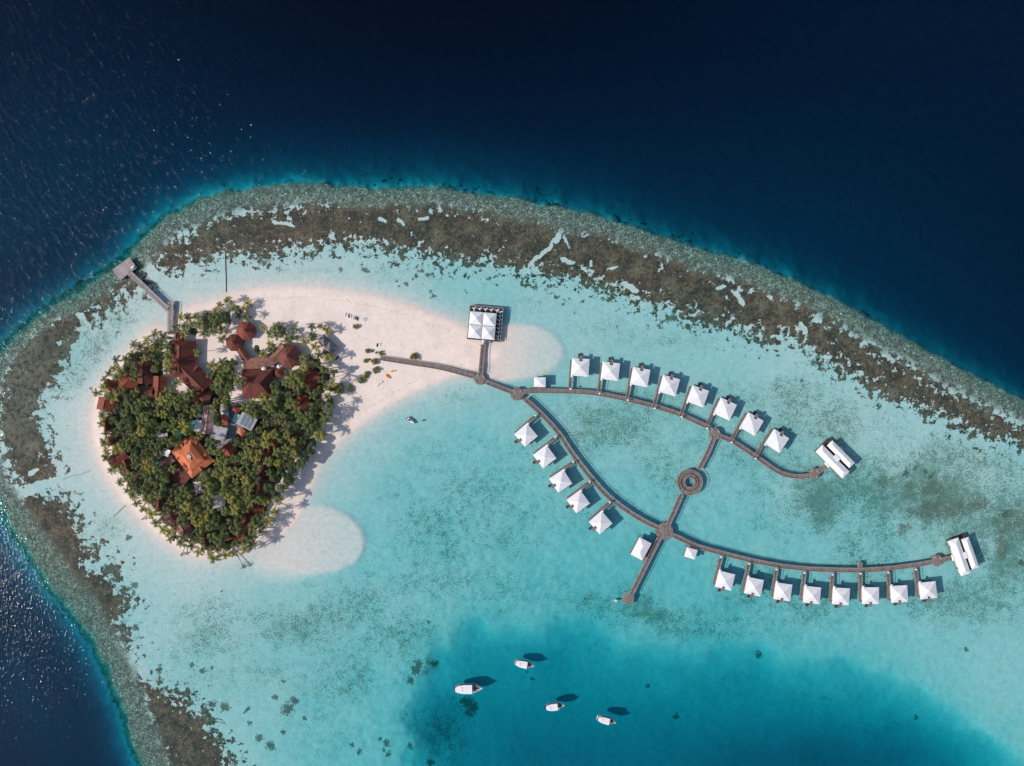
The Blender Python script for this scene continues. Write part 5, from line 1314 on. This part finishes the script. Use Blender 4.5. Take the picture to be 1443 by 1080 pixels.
def broad_crown(seed, r=4.6, n=1500, flat=0.62, leaf=0.42):
    g = random.Random(seed); mb = MB(); lobes = []
    for k in range(11):
        a = g.uniform(0, 6.28); d = r * math.sqrt(g.random()) * 0.68
        lobes.append((d * math.cos(a), d * math.sin(a), g.uniform(-.12, .40) * r * flat, r * g.uniform(.26, .42)))
    lobes.append((0, 0, r * 0.2, r * 0.5))
    for k in range(n):
        lx, ly, lz, lr = lobes[g.randrange(len(lobes))]
        u = g.uniform(-0.55, 1); a = g.uniform(0, 6.28); s_ = math.sqrt(max(0, 1 - u * u)); rr = lr * g.uniform(0.72, 1.08)
        p_ = Vector((lx + rr * s_ * math.cos(a), ly + rr * s_ * math.sin(a), lz + rr * u * 0.85))
        nrm = Vector((s_ * math.cos(a), s_ * math.sin(a), u + 0.35)) + Vector((g.uniform(-.6, .6), g.uniform(-.6, .6), g.uniform(-.4, .4)))
        nrm.normalize(); t1 = nrm.orthogonal().normalized(); t2 = nrm.cross(t1); an = g.uniform(0, 6.28)
        c_, s2 = math.cos(an), math.sin(an); A_ = (t1 * c_ + t2 * s2) * leaf * g.uniform(.7, 1.3); B_ = (t2 * c_ - t1 * s2) * leaf * g.uniform(.4, .7)
        q = len(mb.v); mb.v += [tuple(p_ - A_), tuple(p_ + B_), tuple(p_ + A_), tuple(p_ - B_)]
        mb.face((q, q + 1, q + 2, q + 3))
    return mb
def palm_trunk_mesh(seed, h=10.0):
    g = random.Random(seed); bx_, by_ = g.uniform(-1.3, 1.3), g.uniform(-1.3, 1.3); mb = MB()
    pts = [(bx_ * (1 - t) ** 1.6, by_ * (1 - t) ** 1.6, -h * (1 - t)) for t in [i / 6 for i in range(7)]]
    mb.tube(pts, [0.26, 0.2, 0.17, 0.15, 0.14, 0.13, 0.13], 6); return mb.mesh('trunk', M['trunk'], True)
def broad_trunk_mesh(seed, h=8.0):
    g = random.Random(seed); mb = MB(); mb.tube([(0, 0, -h), (0.2, 0.1, -h * .5), (0, 0, -1.6)], [0.45, 0.33, 0.26], 7)
    for k in range(5):
        a = g.uniform(0, 6.28); mb.tube([(0, 0, -2.2), (1.3 * math.cos(a), 1.3 * math.sin(a), -.9), (2.6 * math.cos(a), 2.6 * math.sin(a), .4)], [.2, .13, .06], 5)
    return mb.mesh('trunk', M['bark'], True)

NV = 6
PC = {mk: [palm_crown(100 + i, 3.95 + 0.3 * (i % 3), 13 + i % 4).mesh('crown', M[mk]) for i in range(NV)] for mk in ('palm', 'palmy', 'palmd', 'dry')}
BC = {mk: [broad_crown(200 + i, 4.4, 1700).mesh('crown', M[mk]) for i in range(4)] for mk in ('broad', 'broadl')}
BU = [broad_crown(300 + i, 2.0, 900, 0.8, 0.22).mesh('foliage', M['bushg']) for i in range(4)]
PT = [palm_trunk_mesh(400 + i) for i in range(5)]; BT = [broad_trunk_mesh(500 + i) for i in range(3)]

TREES = []   # px,py,kind,mat,scale,height
def T(px, py, kind='palm', mat=None, sc=1.0, h=None): TREES.append([px, py, kind, mat or ('palm' if kind == 'palm' else 'broad'), sc, h])
MAN = [(255,447,'palm','palmy',.9),(248,461,'palm','palm',1.05),(261,459,'palm','palm',1),(276,446,'palm','palm',.95),(283,456,'palm','palm',1),(271,468,'broad','broad',.75),(291,447,'broad','broad',1.0),(303,452,'broad','broadl',1.1),(318,450,'broad','broad',1.05),
 (288,470,'palm','palm',1),(300,466,'palm','palm',.85),(310,430,'palm','palmy',.75),(320.5,424,'palm','palm',.8),(330.5,435,'palm','palm',.95),(350,427.5,'palm','palmy',.85),(344.5,434,'palm','palmy',.8),(337,445.5,'palm','palmd',.8),(347,446,'palm','palm',.85),(312.5,478,'palm','palm',.85),
 (371,461,'palm','palmy',.85),(388,463,'palm','palm',1.05),(396,461,'palm','palmd',1),(380,470,'palm','palm',.9),(390,473,'palm','palm',1.0),(398,470,'broad','broad',.55),(414,463,'palm','palm',.85),(413,475,'palm','palmd',1),(405,478,'palm','palm',.95),(439,460,'palm','palmd',.85),(440,474,'broad','broadl',.75),(429.5,481,'palm','palmy',.8),(451,459.5,'palm','palm',.6),
 (463,467,'palm','palmy',.9),(458,463,'palm','palm',.65),(381,485,'palm','palmy',.95),(362,494,'broad','broad',.75),(372,498,'palm','palm',1.05),(383,492,'palm','palm',.85),(444,489,'palm','palmy',.95),(450,500,'palm','palmd',1),(463,505,'palm','palmy',1),(448,512,'broad','broad',.8),(456,521,'broad','broadl',.75),(470,525,'broad','broadl',.65),(428,506,'palm','palm',1),(429,518,'palm','palmy',.9),
 (451,551,'broad','broad',.75),(189,486,'palm','palm',.95),(164,508,'palm','palmd',1.0),(147,534.5,'palm','palm',.85),(278,497,'palm','palm',.9),(336,790,'palm','dry',.01),(287,773,'palm','palm',1.0),(296,780,'palm','palmy',.85),(356,767,'palm','palmd',.9),(240,760,'palm','palm',.9)]
for t in MAN:
    if t[4] > .1: T(*t)
# the big pale green tree and other marked crowns
for t in [(206,583,'broad','broadl',1.35),(198,594,'broad','broadl',1.0),(214,597,'broad','broadl',1.0),(258,562,'palm','palm',1.3),(303,683,'broad','broadl',1.15),(318,690,'broad','broadl',1.1),(292,668,'broad','broadl',1.0),(204,690,'broad','broadl',1.05),(222,682,'broad','broadl',.9),(232,690,'broad','broadl',1.0)]: T(*t)
for (px, py) in [(436,636),(430,646),(422,655),(412,664),(404,674),(398,688),(388,697),(410,644),(420,636),(426,622),(436,610),(446,598),(448,585),(440,577),(450,568),(412,655),(396,664),(408,676)]: T(px, py, 'broad', 'broad' if (px + py) % 3 else 'broadl', rnd.uniform(.75, .95))
for (px, py) in [(455,594),(444,606),(402,540),(357,625),(346,676),(413,622),(387,612),(402,574),(414,640),(379,650),(371,560),(360,648),(352,667),(306,650),(325,665),(301,576)]: T(px, py, 'palm', 'palmy' if rnd.random() < .5 else 'palm', rnd.uniform(.9, 1.05))

def inpoly(x_, y_, P_):
    c = False; n = len(P_)
    for i in range(n):
        (xa, ya), (xb, yb) = P_[i], P_[(i + 1) % n]
        if (ya > y_) != (yb > y_) and x_ < (xb - xa) * (y_ - ya) / (yb - ya) + xa: c = not c
    return c
def infoot(x_, y_, shrink):
    for (cx, cy, hw, hl, ro) in FOOT:
        dx, dy = x_ - cx, y_ - cy; u = dx * math.cos(ro) + dy * math.sin(ro); v_ = -dx * math.sin(ro) + dy * math.cos(ro)
        if abs(u) < hw - shrink and abs(v_) < hl - shrink: return True
    return False
# ragged outer row leaning out over the beach
_acc = 0
for _i in range(len(CAN_M)):
    (xa, ya), (xb, yb) = CAN_M[_i], CAN_M[(_i + 1) % len(CAN_M)]
    if 478 < ya < 565 and 238 < xa < 445: continue
    _L = math.hypot(xb - xa, yb - ya); _t = -_acc
    while _t < _L:
        if _t >= 0:
            f_ = _t / _L; nx_, ny_ = (yb - ya) / _L, -(xb - xa) / _L; o_ = rnd.uniform(-2, 5)
            x_, y_ = xa + (xb - xa) * f_ + nx_ * o_, ya + (yb - ya) * f_ + ny_ * o_
            if all((x_ - t[0]) ** 2 + (y_ - t[1]) ** 2 > 64 for t in TREES) and not infoot(x_, y_, 2): T(x_, y_, 'palm', rnd.choice(['palm', 'palm', 'palmd', 'palmy']), rnd.uniform(.85, 1.2))
        _t += rnd.uniform(10, 17)
    _acc = 0
# fill the canopy
pts_c = [(t[0], t[1], 6.5 * t[4] if t[2] == 'palm' else 8.5 * t[4]) for t in TREES]
EASTR = [(395,600),(460,560),(462,600),(420,665),(390,700),(380,680)]
tries = 0
while tries < 26000 and len(TREES) < 370:
    tries += 1; x_, y_ = rnd.uniform(138, 470), rnd.uniform(432, 788)
    if not (inpoly(x_, y_, CAN_M) or inpoly(x_, y_, CAN_N)) or infoot(x_, y_, -3.2): continue
    if any(inpoly(x_ + a, y_ + b_, c) for c in CLEAR for a, b_ in ((0, 0), (6, 0), (-6, 0), (0, 6), (0, -6))): continue
    if sum(1 for t in TREES if t[2] == 'palm') > 296: break
    br = rnd.random() < (0.5 if inpoly(x_, y_, EASTR) else 0.2)
    need = 6.6 if br else 5.6
    if any((x_ - a) ** 2 + (y_ - b_) ** 2 < (need + c * 0.82) ** 2 * 0.86 for a, b_, c in pts_c): continue
    if br: T(x_, y_, 'broad', rnd.choice(['broad', 'broad', 'broadl']), rnd.uniform(.65, 1.15)); pts_c.append((x_, y_, 6.8))
    else: T(x_, y_, 'palm', rnd.choice(['palm', 'palm', 'palm', 'palmd', 'palmd', 'palmd', 'palmy']), rnd.uniform(.8, 1.35)); pts_c.append((x_, y_, 6.0))

LAND += [('the clearing by the orange house', 279, 688), ('the pale clearing in the south', 306, 709), ('the grey arrival jetty', 240, 455)]
DIRW = ['right', 'upper right', 'above', 'upper left', 'left', 'lower left', 'below', 'lower right']
def sector(lx, ly, x_, y_): return int(((math.degrees(math.atan2(ly - y_, x_ - lx)) % 360) + 22.5) // 45) % 8
tab = {}
for kd in ('palm', 'broad'):
    idxs = [i for i, t in enumerate(TREES) if t[2] == kd]
    for li, (ph, lx, ly) in enumerate(LAND):
        for s_ in range(8):
            mem = sorted((math.hypot(TREES[i][0] - lx, TREES[i][1] - ly), i) for i in idxs if sector(lx, ly, TREES[i][0], TREES[i][1]) == s_)
            for rk, (d, i) in enumerate(mem):
                cost = rk * 22 + d
                if rk < 12 and (i not in tab or cost < tab[i][0]): tab[i] = (cost, li, s_, rk)
RK = ['nearest', 'second nearest', 'third nearest', 'fourth nearest', 'fifth nearest', 'sixth nearest', 'seventh nearest', 'eighth nearest', 'ninth nearest', 'tenth nearest', 'eleventh nearest', 'twelfth nearest']
ADJ = dict(palm='green', palmy='yellow green', palmd='dark green', broad='dark green', broadl='pale green')
for i, (px, py, kd, mk, sc, h_) in enumerate(TREES):
    gz = max(ground_z(px, py), 0.15)
    hh = h_ or (rnd.uniform(8.5, 13.5) if kd == 'palm' else rnd.uniform(6.5, 10.0)) * (0.75 + .25 * sc)
    if kd == 'palm' and py < 500 and px > 300: hh *= 0.62
    if kd == 'broad' and px > 395: hh = rnd.uniform(7, 9.5)
    hh *= 0.82
    zc = gz + hh; x, y = at(px, py, zc)
    _, li, s_, rk = tab.get(i, (0, 0, 0, 0))
    if i not in tab: print('nolabel', i)
    d_ = DIRW[s_]; where = {'right': 'to the right of', 'left': 'to the left of', 'above': 'above', 'below': 'below'}.get(d_, 'to the ' + d_ + ' of')
    nm = 'palm' if kd == 'palm' else 'broadleaf tree'
    lab = f'{ADJ[mk]} {"palm" if kd == "palm" else "broadleaf"}, {RK[rk]}, {where} {LAND[li][0]}'
    root = empty('palm_tree' if kd == 'palm' else 'broadleaf_tree', (x, y, gz), 0, lab, 'palm tree' if kd == 'palm' else 'tree', 'coconut palms on the island' if kd == 'palm' else 'leafy trees on the island')
    cr = bpy.data.objects.new('crown', (PC if kd == 'palm' else BC)[mk][rnd.randrange(NV if kd == 'palm' else 4)]); COL.objects.link(cr); cr.parent = root
    cr.location = (0, 0, hh); cr.rotation_euler = (rnd.uniform(-.12, .12), rnd.uniform(-.12, .12), rnd.uniform(0, 6.28)); s3 = sc * rnd.uniform(.95, 1.08); cr.scale = (s3, s3, s3)
    tr_ = bpy.data.objects.new('trunk', rnd.choice(PT if kd == 'palm' else BT)); COL.objects.link(tr_); tr_.parent = root
    tr_.location = (0, 0, hh); tr_.rotation_euler = (0, 0, rnd.uniform(0, 6.28)); tr_.scale = (1, 1, (hh + 0.6) / (10.0 if kd == 'palm' else 8.0))


# beach bushes
BUSH = [(501,460.5,3.4,'round olive bush below the row of loungers on the north sand'),(517.7,494.7,2.8,'yellowish bush at the upper left of the boardwalk foot'),(523.5,494.9,2.3,'small bush second from the left above the boardwalk foot'),(530.2,497.2,1.5,'tiny bush third from the left above the boardwalk foot'),(536.7,498.2,3.1,'olive bush right at the top of the boardwalk foot'),
 (515.2,508.8,2.6,'yellowish flat bush left of the boardwalk foot'),(520,507,1.5,'tiny bush between two larger ones left of the boardwalk foot'),(527.5,509.8,4.0,'wide dark olive bush just below the boardwalk foot'),(529.5,521.7,4.2,'round olive bush alone below the boardwalk foot'),(517,527,3.1,'top bush of the slanting row of three round bushes'),(513.4,531.6,3.5,'middle bush of the slanting row of three round bushes'),(509.2,537,3.7,'bottom bush of the slanting row of three round bushes'),
 (583.5,503,4.8,'large round bush alone above the middle of the beach boardwalk'),(493.6,548.5,3.6,'double bush halfway between the big dark bush and the water'),(493.4,543.4,2.3,'small bush touching the double bush on the eastern beach'),(477,548.5,6.9,'largest dark green bush on the eastern beach'),(465.8,565.5,4.2,'round dark bush below the largest bush on the eastern beach'),(466,548,3.4,'dark bush between the tree edge and the largest beach bush')]
for k, (px, py, r_, lb) in enumerate(BUSH):
    gz = ground_z(px, py); x, y = at(px, py, gz + r_ * S * 0.5); root = empty('bush', (x, y, gz), 0, lb, 'bush', 'bushes on the eastern sand')
    o = bpy.data.objects.new('foliage', BU[k % 4]); COL.objects.link(o); o.parent = root; s3 = r_ * 1.2 * S / 1.85; o.scale = (s3, s3, s3 * .9); o.location = (0, 0, 0.75 * s3); o.rotation_euler = (0, 0, k * 1.3)
    t = bpy.data.objects.new('stem', BT[k % 3]); COL.objects.link(t); t.parent = root; t.scale = (s3 * .3, s3 * .3, s3 * .13); t.location = (0, 0, 0.9 * s3)
# leaning and dead palms over the water's edge
def leaning(label, p0, p1, h1, mk, sc):
    g0 = max(ground_z(*p0), 0.05); x0, y0 = at(*p0, g0); x1, y1 = at(*p1, h1); root = empty('leaning_palm', (x0, y0, g0), 0, label, 'palm tree')
    f = MB(); P_ = [(0, 0, -0.3), ((x1 - x0) * .4, (y1 - y0) * .4, (h1 - g0) * .55), ((x1 - x0), (y1 - y0), h1 - g0)]; f.tube(P_, [.28, .22, .17], 6); f.build('trunk', M['trunk'], root, True)
    c = bpy.data.objects.new('crown', PC[mk][1]); COL.objects.link(c); c.parent = root; c.location = P_[2]; a = math.atan2(y1 - y0, x1 - x0)
    c.rotation_euler = (0, R(55), a); c.scale = (sc * .8, sc * .62, sc)
leaning('dead grey palm leaning out over the water at the southern tip', (331, 775), (343, 799), 2.0, 'dry', .85)
leaning('leaning palm with grey hanging fronds over the southwest water edge', (263, 766), (256, 782), 2.0, 'dry', .7)
leaning('short bare leaning trunk with withered crown on the southwest beach', (206, 726), (200.5, 732), 1.6, 'palmd', .45)

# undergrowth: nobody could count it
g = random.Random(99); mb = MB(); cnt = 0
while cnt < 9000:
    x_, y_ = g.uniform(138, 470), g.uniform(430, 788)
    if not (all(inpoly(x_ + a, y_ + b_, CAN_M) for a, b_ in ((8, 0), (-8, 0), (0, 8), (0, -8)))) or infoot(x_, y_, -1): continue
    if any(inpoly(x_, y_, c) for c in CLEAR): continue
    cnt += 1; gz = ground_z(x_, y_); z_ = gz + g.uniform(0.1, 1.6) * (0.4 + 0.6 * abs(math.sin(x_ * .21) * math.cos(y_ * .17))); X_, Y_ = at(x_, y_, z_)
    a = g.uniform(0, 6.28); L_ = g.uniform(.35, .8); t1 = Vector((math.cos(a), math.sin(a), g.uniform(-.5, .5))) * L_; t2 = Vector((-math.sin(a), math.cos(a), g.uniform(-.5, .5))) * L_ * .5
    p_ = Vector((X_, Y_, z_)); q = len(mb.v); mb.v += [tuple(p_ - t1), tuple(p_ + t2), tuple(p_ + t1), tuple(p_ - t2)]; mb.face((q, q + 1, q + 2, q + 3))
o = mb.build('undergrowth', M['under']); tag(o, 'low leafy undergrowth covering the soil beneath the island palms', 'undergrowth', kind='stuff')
